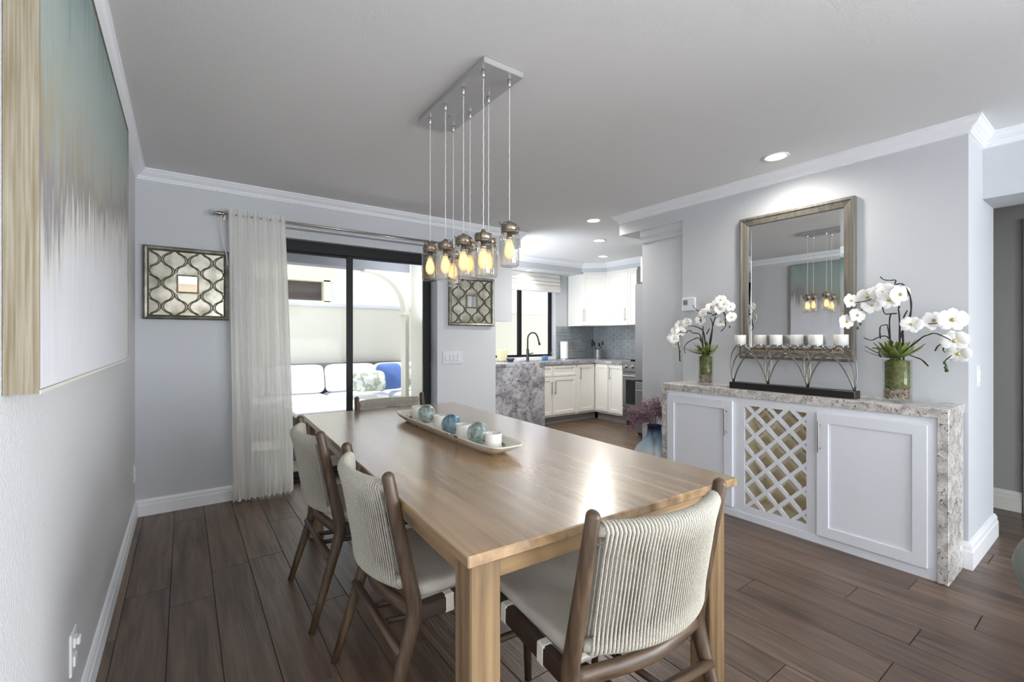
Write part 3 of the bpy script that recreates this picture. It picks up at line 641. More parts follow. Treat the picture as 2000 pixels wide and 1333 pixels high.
ch = make_chair('cream rope back chair at the near end of the table, its back to us')
ch.location = (1.295, 0.815, 0); ch.rotation_euler = (0, 0, radians(-5.0))
dup(ch, (0.862, 1.560, 0), radians(-91.5), 'cream rope back chair on the left side of the table, nearer one')
dup(ch, (0.842, 2.318, 0), radians(-91.0), 'cream rope back chair on the left side of the table, beside the curtain')
dup(ch, (1.475, 3.078, 0), radians(177.5), 'rope back chair at the far end of the table by the sliding door')

# ================================================================== SIDEBOARD
XF = 3.412
def shaker(w, h, t=0.020, st=0.062, rec=0.010):
    """local: x 0..w, front at y=-t facing -y, z 0..h"""
    m = MB()
    m.cbox(0, -t, 0, st, 0, h, 0.0015); m.cbox(w - st, -t, 0, w, 0, h, 0.0015); m.cbox(st - 0.001, -t, 0, w - st + 0.001, 0, st, 0.0015); m.cbox(st - 0.001, -t, h - st, w - st + 0.001, 0, h, 0.0015)
    m.box(st - 0.002, -t + rec, st - 0.002, w - st + 0.002, -0.001, h - st + 0.002)
    return m
def bar_handle(parent, x, z0, z1, t=0.020, r=0.0055, m='nickel'):
    b = MB().tube([(x, -t - 0.030, z0 - 0.022), (x, -t - 0.030, z1 + 0.022)], r, 10)
    for z in (z0, z1): b.tube([(x, -t + 0.001, z), (x, -t - 0.030, z)], r * 0.8, 8)
    return b.build('handle', M[m], parent, smooth=False, auto=True)
def door_obj(parent, name, w, h, loc, rz, mm, **k):
    o = shaker(w, h, **k).build(name, mm, parent, loc=loc); o.rotation_euler = (0, 0, rz); return o
sb = thing('sideboard', 'long white built in sideboard with shaker doors and a lattice wine rack', 'cabinet', (0, 0, 0))
b = MB()
# face frame and carcass with an open wine bay (y 1.228-1.613)
b.box(XF, 0.622, 0, XF + 0.02, 1.228, 0.838).box(XF, 1.613, 0, XF + 0.02, 2.223, 0.838).box(XF, 1.228, 0, XF + 0.02, 1.613, 0.095).box(XF, 1.228, 0.787, XF + 0.02, 1.613, 0.838)
b.box(XF + 0.02, 0.622, 0, 3.73, 1.20, 0.838).box(XF + 0.02, 1.64, 0, 3.73, 2.223, 0.838)
b.build('carcass', M['cab'], sb)
MB().box(XF + 0.02, 1.2, 0.0, 3.73, 1.64, 0.09).box(XF + 0.02, 1.2, 0.79, 3.73, 1.64, 0.838).box(3.70, 1.2, 0.09, 3.73, 1.64, 0.79).box(XF + 0.02, 1.2, 0.09, 3.70, 1.222, 0.79).box(XF + 0.02, 1.618, 0.09, 3.70, 1.64, 0.79).build('wine_bay_lining', M['beige'], sb)
dl = door_obj(sb, 'door', 0.530, 0.742, (XF, 2.220, 0.066), radians(-90), M['cab']); bar_handle(dl, 0.530 - 0.038, 0.52, 0.665)
dr = door_obj(sb, 'door', 0.508, 0.745, (XF, 1.165, 0.056), radians(-90), M['cab']); bar_handle(dr, 0.020, 0.53, 0.67)
MB().box(XF - 0.004, 0.622, 0, XF, 2.223, 0.045).build('plinth', M['cab'], sb)
# lattice slats
ry0, ry1, rz0, rz1 = 1.222, 1.619, 0.089, 0.793
def clip(y, z, dy, dz):
    t0, t1 = -9, 9
    for p, d, lo, hi in ((y, dy, ry0, ry1), (z, dz, rz0, rz1)):
        a, c = (lo - p) / d, (hi - p) / d
        t0 = max(t0, min(a, c)); t1 = min(t1, max(a, c))
    return t0, t1
pitch = 0.146; q = math.sqrt(0.5)
for sgn in (1, -1):
    for layer, (xa, xb, mm) in enumerate(((XF + 0.003, XF + 0.022, 'cab'), (XF + 0.16, XF + 0.172, 'beige'))):
        for k in range(-7, 8):
            y, z = 1.40 + k * pitch, 0.44
            t0, t1 = clip(y, z, q, sgn * q)
            if t1 - t0 < 0.03: continue
            cy, cz = y + q * (t0 + t1) / 2, z + sgn * q * (t0 + t1) / 2
            L_ = (t1 - t0) / 2
            mx = Matrix.Translation((0, cy, cz)) @ Matrix.Rotation(sgn * pi / 4, 4, 'X')
            xo = 0.0 if sgn == 1 else 0.0006
            MB().box(xa + xo, -L_, -0.011, xb + xo, L_, 0.011, mx).build('slat', M[mm], sb)
tag(sb, None, None)
ctp = thing('countertop', 'speckled granite top with waterfall ends on the white sideboard', 'worktop', (0, 0, 0))
MB().cbox(3.396, 0.576, 0.840, MX - 0.001, 2.270, 0.890, 0.002).build('top_slab', M['granite'], ctp)
MB().cbox(3.396, 0.576, 0.0, MX - 0.024, 0.620, 0.840, 0.002).build('end_slab', M['granite'], ctp)
MB().cbox(3.396, 2.225, 0.0, MX - 0.001, 2.270, 0.840, 0.002).build('end_slab', M['granite'], ctp)

# ------------------------------------------------------------------ big mirror
wm = thing('wall_mirror', 'large rectangular mirror in a weathered champagne wood frame', 'mirror', (0, 0, 0))
y0, y1, z0, z1, fw = 1.066, 1.802, 1.098, 2.150, 0.062
def frame_mb(y0, y1, z0, z1, fw, xw, prof):
    """mitred frame against plane x = xw facing -x; prof list of (inset, depth)"""
    m = MB(); k0 = 0; n = len(prof)
    for cy, cz, sy, sz in ((y0, z0, 1, 1), (y1, z0, -1, 1), (y1, z1, -1, -1), (y0, z1, 1, -1)):
        for i, d in prof: m.v.append((xw - d, cy + sy * i, cz + sz * i))
    for a in range(4):
        b_ = (a + 1) % 4
        for j in range(n):
            j2 = (j + 1) % n; m.f.append((a * n + j, a * n + j2, b_ * n + j2, b_ * n + j))
    return m
frame_mb(y0, y1, z0, z1, fw, MX - 0.001, [(0, 0), (0, 0.030), (0.006, 0.040), (0.018, 0.042), (0.026, 0.034), (0.046, 0.028), (0.058, 0.024), (0.064, 0.018), (0.064, 0)]).build('frame', M['champagne'], wm)
gm = MB().box(MX - 0.017, y0 + 0.060, z0 + 0.060, MX - 0.006, y1 - 0.060, z1 - 0.060)
gm.build('mirror_glass', M['mirror'], wm)
# bevelled border of the glass
frame_mb(y0 + 0.063, y1 - 0.063, z0 + 0.063, z1 - 0.063, 0.02, MX - 0.0165, [(0, 0), (0, 0.0012), (0.020, 0.0035), (0.020, 0)]).build('bevel', M['mirror'], wm)

# ------------------------------------------------------------------ small fretwork mirrors
def fret_mirror(label, x0, z0, w, h):
    t = thing('fretwork_mirror', label, 'mirror', (x0, D, z0), 0, 'fretwork wall mirrors')
    m = MB(); prof = [(0, 0), (0, 0.034), (0.010, 0.040), (0.022, 0.036), (0.032, 0.022), (0.032, 0)]; n = len(prof)
    for cx, cz, sx, sz in ((0, 0, 1, 1), (w, 0, -1, 1), (w, h, -1, -1), (0, h, 1, -1)):
        for i, d in prof: m.v.append((cx + sx * i, -d - 0.001, cz + sz * i))
    for a in range(4):
        b_ = (a + 1) % 4
        for j in range(n): m.f.append((a * n + j, a * n + (j + 1) % n, b_ * n + (j + 1) % n, b_ * n + j))
    m.build('frame', M['silverleaf'], t)
    MB().box(0.030, -0.014, 0.030, w - 0.030, -0.004, h - 0.030).build('mirror_panel', M['antique'], t)
    # ogee lattice: alternately phased wavy bands, each with two raised rims
    fm = MB(); ih = h - 0.06; px = 0.0775; ph = 0.168; A = 0.0315; cw = 0.068
    ccx, ccz = w / 2, h / 2
    nk = int(w / px) + 1
    for k in range(-nk // 2, nk // 2 + 2):
        for rim in (-0.006, 0.006):
            run = []
            for i in range(91):
                z = 0.031 + (ih - 0.002) * i / 90; c_ = cos(2 * pi * (z - ccz) / ph); c_ = math.copysign(abs(c_) ** 0.7, c_)
                xx = ccx + (k + 0.5) * px - px / 2 + (1 if k % 2 else -1) * A * c_ + rim + px / 2
                if 0.034 < xx < w - 0.034 and not (abs(xx - ccx) < cw + 0.004 and abs(z - ccz) < cw + 0.004): run.append((xx, -0.0165, z))
                elif run:
                    if len(run) > 1: fm.tube(run, 0.0038, 6)
                    run = []
            if len(run) > 1: fm.tube(run, 0.0038, 6)
    fm.build('fretwork', M['fret'], t, smooth=True)
    m = MB(); prof = [(0, 0.012), (0, 0.022), (0.012, 0.022), (0.012, 0.012)]; n = 4; c = cw
    for cx, cz, sx, sz in ((ccx - c, ccz - c, 1, 1), (ccx + c, ccz - c, -1, 1), (ccx + c, ccz + c, -1, -1), (ccx - c, ccz + c, 1, -1)):
        for i, d in prof: m.v.append((cx + sx * i, -d, cz + sz * i))
    for a in range(4):
        b_ = (a + 1) % 4
        for j in range(n): m.f.append((a * n + j, a * n + (j + 1) % n, b_ * n + (j + 1) % n, b_ * n + j))
    m.build('centre_frame', M['fret'], t)
    MB().box(ccx - c + 0.010, -0.0165, ccz - c + 0.010, ccx + c - 0.010, -0.0135, ccz + c - 0.010).build('centre_mirror', M['mirror'], t)
    return t
fret_mirror('square silver mirror with ogee fretwork on the wall left of the curtain', 0.045, 1.385, 0.510, 0.522)
fret_mirror('square silver mirror with ogee fretwork between sliding door and kitchen', 2.445, 1.380, 0.538, 0.502)

# ------------------------------------------------------------------ painting on the left wall
pt = thing('abstract_painting', 'large abstract teal grey and white canvas in a deep gold frame', 'painting', (0, 1.250, 1.142))
PL, PH = 1.746, 1.157
MB().box(0.004, 0.006, 0.006, 0.046, PL - 0.006, PH - 0.006).build('canvas', M['canvas'], pt)
MB().box(0.001, 0, 0, 0.050, 0.006, PH).box(0.001, PL - 0.006, 0, 0.050, PL, PH).box(0.001, 0.006, 0, 0.050, PL - 0.006, 0.006).box(0.001, 0.006, PH - 0.006, 0.050, PL - 0.006, PH).build('frame', M['goldframe'], pt)
MB().box(0.0495, 0.0, 0.0, 0.0515, PL, 0.007).build('frame_lip', M['goldlip'], pt)

# ------------------------------------------------------------------ curtain, rod, cord
cu = thing('curtain_rod', 'thin nickel curtain rod with a clear ball finial above the sliding door', 'curtain rod', (0, 4.04, 2.185))
MB().tube([(0.478, 0, 0), (2.30, 0, 0)], 0.0095, 10).build('rod', M['nickel'], cu, smooth=True)
MB().lathe([(0.0, -0.03), (0.012, -0.03), (0.012, -0.018), (0.016, -0.014), (0.016, 0.014), (0.013, 0.018), (0.013, 0.028), (0, 0.028)], seg=14, mx=Matrix.Translation((0.495, 0, 0)) @ Matrix.Rotation(pi / 2, 4, 'Y')).build('collar', M['pewter'], cu, auto=True)
MB().lathe([(0, -0.024)] + [(0.024 * sin(a * pi / 10), -0.024 * cos(a * pi / 10)) for a in range(1, 10)] + [(0, 0.024)], c=(0.443, 0, 0), seg=16).build('finial', M['crystal'], cu, smooth=True)
for xx in (0.53, 2.27):
    MB().box(xx - 0.006, 0.0, -0.012, xx + 0.006, 0.078, 0.0).box(xx - 0.012, 0.070, -0.04, xx + 0.012, 0.078, 0.03).build('bracket', M['nickel'], cu)
cv = MB()
def cfn(u, v):
    z = lerp(2.225, 0.012, v); sp = lerp(0.0, 1.0, min(v * 1.2, 1))
    xl, xr = lerp(0.548, 0.572, v), lerp(0.936, 0.992, min(v * 1.3, 1))
    uu = u + 0.02 * sin(9 * u + 3 * v) * sp
    x = lerp(xl, xr, u) + 0.006 * sin(31 * u + 2 * v)
    amp = lerp(0.010, 0.027, min(max(v - 0.03, 0) * 3, 1))
    y = amp * sin(2 * pi * 12 * uu + 0.6 * sin(3 * v)) + 0.006 * sin(40 * u + 4 * v)
    if v < 0.03: y *= 0.6
    return (x, 4.025 - y, z)
cv.grid(cfn, 150, 26)
cur = cv.build('sheer_curtain', M['sheer'], None, smooth=True); tag(cur, 'white sheer pleated curtain gathered at the left of the sliding door', 'curtain')
cu2 = MB()
cu2.grid(lambda u, v: (lambda p: (p[0], p[1] - 0.002, p[2]))(cfn(u, lerp(0.955, 1.0, v))), 150, 2)
cu2.build('hem', M['sheer'], cur, smooth=True)
cd = MB().tube(spline([(0.505, 4.035, 2.176), (0.50, 4.05, 2.08), (0.515, 4.058, 1.98), (0.538, 4.060, 1.88), (0.545, 4.060, 1.80)], 5), 0.004, 6).build('cord', M['cordm'], cu, smooth=True, loc=(0, -4.04, -2.185))

# ================================================================== PENDANT CHANDELIER
pl = thing('pendant_chandelier', 'eight jar pendant light hanging over the table from a rectangular plate', 'chandelier', (0, 0, 0))
MB().cbox(1.300, 1.622, CH - 0.026, 1.510, 2.290, CH - 0.001, 0.003).build('canopy', M['canopym'], pl)
for yy in (1.77, 2.13): MB().lathe([(0, -0.03), (0.006, -0.029), (0.006, -0.026), (0, -0.026)], c=(1.405, yy, CH), seg=10).build('screw', M['nickel'], pl, smooth=True)
pend = [(1.334, 2.21, 1.553), (1.331, 2.03, 1.537), (1.475, 2.216, 1.538), (1.33, 1.849, 1.530), (1.472, 2.03, 1.555), (1.33, 1.675, 1.516), (1.466, 1.845, 1.542), (1.465, 1.67, 1.572)]
jar_me = MB().lathe([(0, 0.004), (0.030, 0.002), (0.038, 0.0), (0.0435, 0.007), (0.0445, 0.016), (0.0445, 0.128), (0.043, 0.138), (0.037, 0.147), (0.0355, 0.152), (0.0355, 0.172)], seg=28).mesh('jar', M['jar'], True)
rib_me = MB()
for z in (0.1335,): rib_me.lathe([(0.0447, z - 0.002), (0.0458, z), (0.0447, z + 0.002)], seg=28)
rib_me = rib_me.mesh('jar_rim', M['jar'], True)
lid_me = MB().lathe([(0.0365, 0.150), (0.0385, 0.152), (0.0385, 0.160), (0.0370, 0.162), (0.0385, 0.166), (0.0385, 0.182), (0.036, 0.186), (0.012, 0.187), (0.012, 0.196), (0.006, 0.206), (0, 0.206)], seg=24).mesh('lid', M['zinc']); lid_me.polygons.foreach_set('use_smooth', [True] * len(lid_me.polygons)); lid_me.set_sharp_from_angle(angle=radians(40))
sock_me = MB().lathe([(0, 0.186), (0.012, 0.186), (0.012, 0.135), (0.014, 0.132), (0.014, 0.122), (0, 0.120)], seg=14).mesh('socket', M['nickel'], True)
bulb_me = MB().lathe([(0.011, 0.122), (0.013, 0.112), (0.020, 0.092), (0.0245, 0.070), (0.0225, 0.052), (0.013, 0.038), (0, 0.034)], seg=18).mesh('bulb', M['bulbglass'], True)
fil = MB()
fil.tube([(0.011 * cos(q), 0.011 * sin(q), 0.058 + (0.046 if (i // 1) % 2 else 0.0)) for i, q in enumerate([k * 2 * pi / 12 for k in range(12)])], 0.0042, 6, closed=True)
fil_me = fil.mesh('filament', M['filament'], True)
glow_me = MB().lathe([(0, 0.044), (0.011, 0.047), (0.0175, 0.060), (0.0175, 0.090), (0.011, 0.108), (0, 0.111)], seg=14).mesh('bulb_glow', M['bulb'], True)
fit_me = MB().lathe([(0, 0), (0.008, 0), (0.008, -0.006), (0.0085, -0.010), (0.0085, -0.022), (0.003, -0.038), (0, -0.038)], seg=12).mesh('cord_grip', M['chrome'], True)
for i, (x, y, z) in enumerate(pend):
    j = link('pendant_jar', jar_me, pl, loc=(x, y, z))
    link('jar_rim', rib_me, j); link('lid', lid_me, j); link('socket', sock_me, j); link('bulb', bulb_me, j); link('filament', glow_me, j)
    top = CH - 0.026 - z
    link('cord_grip', fit_me, j, loc=(0, 0, top))
    pts = []
    nn = 60; h0, h1 = 0.204, top - 0.03
    for k in range(nn + 1):
        a = k * 1.3; pts.append((0.0008 * cos(a), 0.0008 * sin(a), lerp(h0, h1, k / nn)))
    MB().tube(pts, [0.0026 if k % 2 else 0.0021 for k in range(nn + 1)], 6).build('cord', M['cordm'], j, smooth=True)
    w = MB(); an = [0.4, 2.0, 3.2, 5.3, 1.0, 3.9, 0.2, 5.9][i]
    c, s_ = cos(an), sin(an)
    w.tube(spline([(0.039 * c, 0.039 * s_, 0.15), (0.044 * c, 0.044 * s_, 0.176), (0.020 * c, 0.020 * s_, 0.197), (-0.020 * c, -0.020 * s_, 0.199), (-0.040 * c, -0.040 * s_, 0.186), (-0.046 * c, -0.046 * s_, 0.20)], 4), 0.0016, 6)
    w.build('wire_bail', M['wire'], j, smooth=True)

# ------------------------------------------------------------------ recessed downlights
def downlight(label, x, y, z=CH, power=SPOT_W, r=0.075):
    t = thing('recessed_downlight', label, 'ceiling light', (x, y, z), 0, 'recessed downlights')
    MB().lathe([(r * 0.78, 0.0), (r, 0.0), (r * 1.02, -0.004), (r * 0.98, -0.007), (r * 0.80, -0.004), (r * 0.78, 0.0)], seg=28).build('trim_ring', M['white'], t, smooth=True)
    MB().lathe([(0, -0.0025), (r * 0.79, -0.0025)], seg=28).build('lens', M['lamp'], t)
    if power:
        l = bpy.data.lights.new('downlight_beam', 'SPOT'); l.energy = power; l.spot_size = radians(168); l.spot_blend = 1.0; l.color = (1.0, 0.95, 0.87); l.shadow_soft_size = 0.06
        o = bpy.data.objects.new('downlight_beam', l); COL.objects.link(o); o.location = (0, 0, -0.03); o.parent = t
    return t
downlight('lit round downlight in the ceiling in front of the big mirror', 3.424, 1.411, power=26)
downlight('lit downlight at the kitchen entry, first of the row of three', 3.635, 3.256, power=70)
downlight('lit downlight over the kitchen, middle of the row of three', 4.381, 3.878, power=75)
downlight('lit downlight deepest in the kitchen ceiling, last of the row', 5.219, 4.599, power=20)
downlight('small downlight in the soffit over the sink window', 4.50, 5.44, 2.275, power=10, r=0.055)

# ================================================================== TABLE CENTREPIECE
tr = thing('dough_bowl_tray', 'long whitewashed wooden dough bowl on the dining table', 'tray', (1.372, 2.08, 0.760), radians(-1.5))
tm = MB(); N = 40
def ring(w, l, z, pw):
    out = []
    for k in range(N):
        a = 2 * pi * k / N; c, s_ = cos(a), sin(a)
        out.append((math.copysign(abs(c) ** pw, c) * w / 2, math.copysign(abs(s_) ** pw, s_) * l / 2, z))
    return out
rings = [ring(0.10, 0.96, 0.0, 0.35), ring(0.17, 1.10, 0.030, 0.35), ring(0.192, 1.155, 0.046, 0.38), ring(0.186, 1.150, 0.050, 0.38), ring(0.166, 1.10, 0.046, 0.38), ring(0.14, 1.02, 0.022, 0.35), ring(0.105, 0.94, 0.012, 0.35)]
k0 = 0
for r_ in rings: tm.v += r_
for i in range(len(rings) - 1):
    for k in range(N): tm.f.append((i * N + k, i * N + (k + 1) % N, (i + 1) * N + (k + 1) % N, (i + 1) * N + k))
tm.f.append(tuple(range(N))[::-1]); tm.f.append(tuple((len(rings) - 1) * N + k for k in range(N)))
tm.build('bowl', M['traywood'], tr, auto=True)
vm = MB().lathe([(0, 0), (0.032, 0), (0.0355, 0.004), (0.0365, 0.07), (0.0345, 0.072), (0.033, 0.066), (0, 0.064)], seg=24).mesh('votive_candle', M['votive'], True)
wick = MB().tube([(0, 0, 0.064), (0.001, 0, 0.072)], 0.001, 5).mesh('wick', M['twig'])
cl = ['white votive candle at the far end of the tray', 'white votive candle between the clear ball and the blue ball', 'white votive candle between the blue ball and the near clear ball', 'white votive candle at the near end of the tray']
for (x, y), lab in zip(((1.412, 2.540), (1.372, 2.168), (1.352, 1.885), (1.352, 1.630)), cl):
    o = link('votive_candle', vm, loc=(x, y, 0.773)); tag(o, lab, 'candle', 'votive candles in the tray'); link('wick', wick, o)
def ball(label, x, y, r, mm):
    o = thing('glass_float', label, 'glass ball', (x, y, 0.773 + r), 0, 'glass balls in the tray')
    MB().lathe([(0, -r)] + [(r * sin(a * pi / 16), -r * cos(a * pi / 16)) for a in range(1, 16)] + [(0, r)], seg=28).build('ball', M[mm], o, smooth=True)
    n_ = MB()
    for q in range(3):
        R_ = Matrix.Rotation(q * pi / 3 + 0.4, 3, 'Z')
        n_.tube([R_ @ Vector((0, (r + 0.0005) * cos(a), (r + 0.0005) * sin(a))) for a in [k * 2 * pi / 28 for k in range(28)]], 0.0014, 5, closed=True)
    n_.build('netting', M['net'], o, smooth=True)
ball('mottled clear glass ball at the far end of the tray', 1.395, 2.385, 0.049, 'ballclear')
ball('mottled blue glass ball in the middle of the tray', 1.358, 2.020, 0.049, 'ballblue')
ball('mottled clear glass ball near the near end of the tray', 1.352, 1.755, 0.050, 'ballclear')

# ================================================================== CANDLE HOLDER ON THE SIDEBOARD
hd = thing('candle_holder', 'wire arch candle holder on a long black base', 'candle holder', (3.52, 1.376, 0.890))
MB().cbox(-0.045, -0.380, 0, 0.045, 0.380, 0.045, 0.002).build('base', M['black'], hd)
feet = [v - 1.376 for v in (1.748, 1.508, 1.262, 1.012)]; cups = [v - 1.376 for v in (1.690, 1.566, 1.447, 1.333, 1.210, 1.085)]
for i in range(3):
    a, c = feet[i], feet[i + 1]
    for j, (pk, dx) in enumerate(((cups[2 * i], -0.016), (cups[2 * i + 1], 0.016))):
        for hgt, off in ((0.310, 0.0), (0.262, 0.006)):
            pts = []
            for k in range(25):
                t = k / 24; s_ = sin(pi * t)
                yc = lerp(a, c, 0.5 - 0.5 * cos(pi * t)); shift = (pk - (a + c) / 2) * s_ * (1.0 if off == 0 else 0.5)
                pts.append((dx * (0.3 + 0.7 * s_), yc + shift, 0.045 + (hgt - 0.045) * s_))
            MB().tube(pts, 0.0042, 6).build('wire_arch', M['pewter'], hd, smooth=True)
ca_me = MB().lathe([(0, 0), (0.036, 0), (0.038, 0.002), (0.038, 0.062), (0.036, 0.065), (0, 0.064)], seg=24).mesh('pillar_candle', M['wax'], True)
ords = ['leftmost', 'second from left', 'third from left', 'third from right', 'second from right', 'rightmost']
for k, y in enumerate(cups):
    cp = MB().lathe([(0, 0.307), (0.030, 0.308), (0.040, 0.314), (0.040, 0.317), (0, 0.316)], c=((-0.016, 0.016)[k % 2], y, 0), seg=20).build('candle_cup', M['chrome'], hd, smooth=True)
    bm_ = MB()
    for q in range(4):
        a = q * pi / 2 + 0.6
        bm_.lathe([(0, -0.007), (0.005, -0.005), (0.007, 0), (0.005, 0.005), (0, 0.007)], c=((-0.016, 0.016)[k % 2] + 0.036 * cos(a), y + 0.036 * sin(a), 0.308), seg=8)
    bm_.build('bead', M['chrome'], cp, smooth=True)
    o = link('pillar_candle', ca_me, loc=(3.52 + (-0.016, 0.016)[k % 2], 1.376 + y, 0.890 + 0.3172)); tag(o, 'short white candle on the wire arch holder, %s of the six' % ords[k], 'candle', 'candles on the wire arch holder')

# ================================================================== ORCHID VASES
def petal_me():
    m = MB()
    def petal(ang, ln, wd, tilt):
        R_ = Matrix.Rotation(ang, 4, 'Y') @ Matrix.Rotation(tilt, 4, 'X')
        def fn(u, v):
            t = u; w = wd * (sin(pi * min(t * 0.97 + 0.03, 1)) ** 0.7) * (0.6 + 0.6 * t)
            s_ = (v - 0.5) * 2
            return R_ @ Vector((s_ * w / 2, -0.004 - 0.10 * ln * sin(pi * t) + 0.05 * wd * s_ * s_, t * ln))
        m.grid(fn, 6, 4)
    petal(radians(78), 0.046, 0.060, 0.10); petal(radians(-78), 0.046, 0.060, 0.10)
    for a in (0, 142, -142): petal(radians(a), 0.043, 0.036, -0.08)
    return m.mesh('flower', M['petal'], True)
PET = petal_me()
LIP = MB().lathe([(0, -0.002), (0.006, 0.0), (0.008, 0.008), (0.004, 0.016), (0, 0.018)], seg=8, mx=Matrix.Rotation(radians(90), 4, 'X')).mesh('flower_lip', M['lip'], True)
BUD = MB().lathe([(0, -0.010), (0.006, -0.006), (0.007, 0.001), (0.003, 0.010), (0, 0.012)], seg=8).mesh('bud', M['leafdark'], True)
def leaf_me(l, w):
    m = MB()
    def fn(u, v):
        s_ = (v - 0.5) * 2; ww = w * sin(pi * (0.12 + 0.88 * u) ** 0.9) ** 0.8
        return (s_ * ww / 2, u * l, 0.22 * l * u * u * 1.2 + 0.10 * w * s_ * s_)
    m.grid(fn, 6, 4)
    return m.mesh('leaf', M['leaf'], True)
LEAF = leaf_me(0.085, 0.030); LEAF2 = leaf_me(0.10, 0.022); LEAF2.materials[0] = M['leafdark']
def orchid(label, cx, cy, r, hgt, flowers, twigs, buds, nleaf, seed, fs):
    rg = random.Random(seed); zc = 0.8905
    t = thing('orchid_vase', label, 'flower vase', (cx, cy, zc))
    g = MB().lathe([(0, 0.001), (r - 0.002, 0.0), (r, 0.003), (r, hgt - 0.002), (r - 0.0015, hgt), (r - 0.003, hgt - 0.002), (r - 0.003, 0.010), (0, 0.010)], seg=36).build('vase', M['vaseglass'], t, smooth=True)
    # pebbles and moss inside
    pb = MB()
    for k in range(300):
        a = rg.uniform(0, 2 * pi); q = (r - 0.010) * (rg.uniform(0.55, 1) ** 0.5); z = rg.uniform(0.017, 0.078); s_ = rg.uniform(0.004, 0.0065)
        pb.lathe([(0, -s_), (s_, -s_ * 0.3), (s_ * 0.8, s_ * 0.5), (0, s_ * 0.8)], c=(q * cos(a), q * sin(a), z), seg=5)
    o = pb.build('pebbles', M['pebble'], t, smooth=True); o['kind'] = 'stuff'
    MB().lathe([(0, 0.076), (r - 0.012, 0.078)] + [(r - 0.010 + 0.0012 * ((k % 2) * 2 - 1), 0.078 + (hgt - 0.088) * k / 12) for k in range(13)] + [(r * 0.6, hgt - 0.002), (0, hgt + 0.006)], seg=30).build('moss', M['moss'], t, smooth=True)
    for k in range(nleaf):
        a = 2 * pi * k / nleaf * 2.4 + rg.uniform(-0.2, 0.2); tier = k / nleaf
        el = lerp(0.05, 0.9, tier) + rg.uniform(-0.1, 0.1)
        lf = link('leaf', LEAF2 if k % 4 == 3 else LEAF, t, loc=(r * 0.35 * cos(a) * (1 - tier), r * 0.35 * sin(a) * (1 - tier), hgt + 0.004 + 0.02 * tier))
        sc = lerp(1.5, 0.95, tier) * r / 0.06 * rg.uniform(0.85, 1.1); lf.scale = (sc, sc, sc)
        lf.rotation_euler = (el, rg.uniform(-0.2, 0.2), a - pi / 2)
    for tw in twigs:
        dx0, dx1 = rg.uniform(-0.03, 0.03), rg.uniform(-0.05, 0.05); n = len(tw); pts = []
        for k, (y, z) in enumerate(tw): pts.append((3.55 - cx + lerp(dx0, dx1, k / max(n - 1, 1)), y - cy, z - zc))
        pts = spline(pts, 3); m_ = len(pts); r0 = 0.0052 if n > 2 and abs(tw[0][1] - tw[-1][1]) > 0.1 else 0.0042
        if tw[0][1] > tw[-1][1] and tw[-1][1] < 1.26 and n <= 4: pts = pts[::-1]
        MB().tube(pts, [lerp(r0, r0 * 0.5, k / m_) * (1 + 0.15 * ((k * 7) % 3 - 1)) for k in range(m_)], 6).build('twig', M['twig'], t, smooth=True)
    for k, (y, z) in enumerate(flowers):
        f_ = link('flower', PET, t, loc=(3.55 - cx + rg.uniform(-0.045, 0.03), y - cy, z - zc))
        s_ = 1.16 * fs[k % len(fs)] * rg.uniform(0.92, 1.08); f_.scale = (s_, s_, s_)
        f_.rotation_euler = (rg.uniform(-0.45, 0.15), rg.uniform(-0.5, 0.5), radians(-62) + rg.uniform(-0.6, 0.6))
        link('flower_lip', LIP, f_)
    for y, z in buds:
        link('bud', BUD, t, loc=(3.55 - cx + rg.uniform(-0.03, 0.03), y - cy, z - zc))
    return t
fR = [(1.03, 1.473), (1.057, 1.349), (1.007, 1.385), (0.956, 1.493), (0.943, 1.443), (0.877, 1.511), (0.844, 1.467), (0.802, 1.493), (0.744, 1.323), (0.671, 1.343), (0.589, 1.346), (0.581, 1.237), (0.57, 1.167), (0.855, 1.50)]
tR = [[(0.807, 1.242), (0.789, 1.3), (0.768, 1.343), (0.755, 1.403), (0.757, 1.472), (0.771, 1.52), (0.793, 1.554), (0.823, 1.553), (0.818, 1.576), (0.844, 1.578), (0.872, 1.585), (0.887, 1.604)], [(0.809, 1.424), (0.805, 1.336), (0.807, 1.10)], [(0.849, 1.39), (0.851, 1.337), (0.835, 1.10)], [(0.868, 1.326), (0.840, 1.10)], [(0.78, 1.407), (0.8, 1.336), (0.795, 1.10)], [(0.816, 1.389), (0.844, 1.39), (0.877, 1.391), (0.892, 1.434)], [(0.863, 1.328), (0.892, 1.32), (0.894, 1.284), (0.889, 1.248)], [(0.84, 1.22), (0.868, 1.26), (0.901, 1.257), (0.936, 1.237), (0.971, 1.254)], [(0.85, 1.17), (0.877, 1.188), (0.946, 1.192)], [(0.76, 1.20), (0.709, 1.254), (0.688, 1.265), (0.658, 1.276), (0.624, 1.262), (0.59, 1.24)], [(0.78, 1.16), (0.74, 1.145), (0.709, 1.132), (0.679, 1.1)], [(0.654, 1.182), (0.642, 1.212), (0.624, 1.213), (0.63, 1.182), (0.605, 1.164)], [(0.768, 1.343), (0.735, 1.354), (0.701, 1.327), (0.60, 1.335)], [(0.892, 1.14), (0.904, 1.164), (0.901, 1.188)], [(0.59, 1.16), (0.617, 1.127), (0.609, 1.1), (0.615, 1.073)], [(0.80, 1.42), (0.86, 1.50), (0.95, 1.47), (1.02, 1.46)], [(0.95, 1.47), (1.0, 1.40), (1.04, 1.36)], [(0.624, 1.262), (0.64, 1.23), (0.642, 1.212)]]
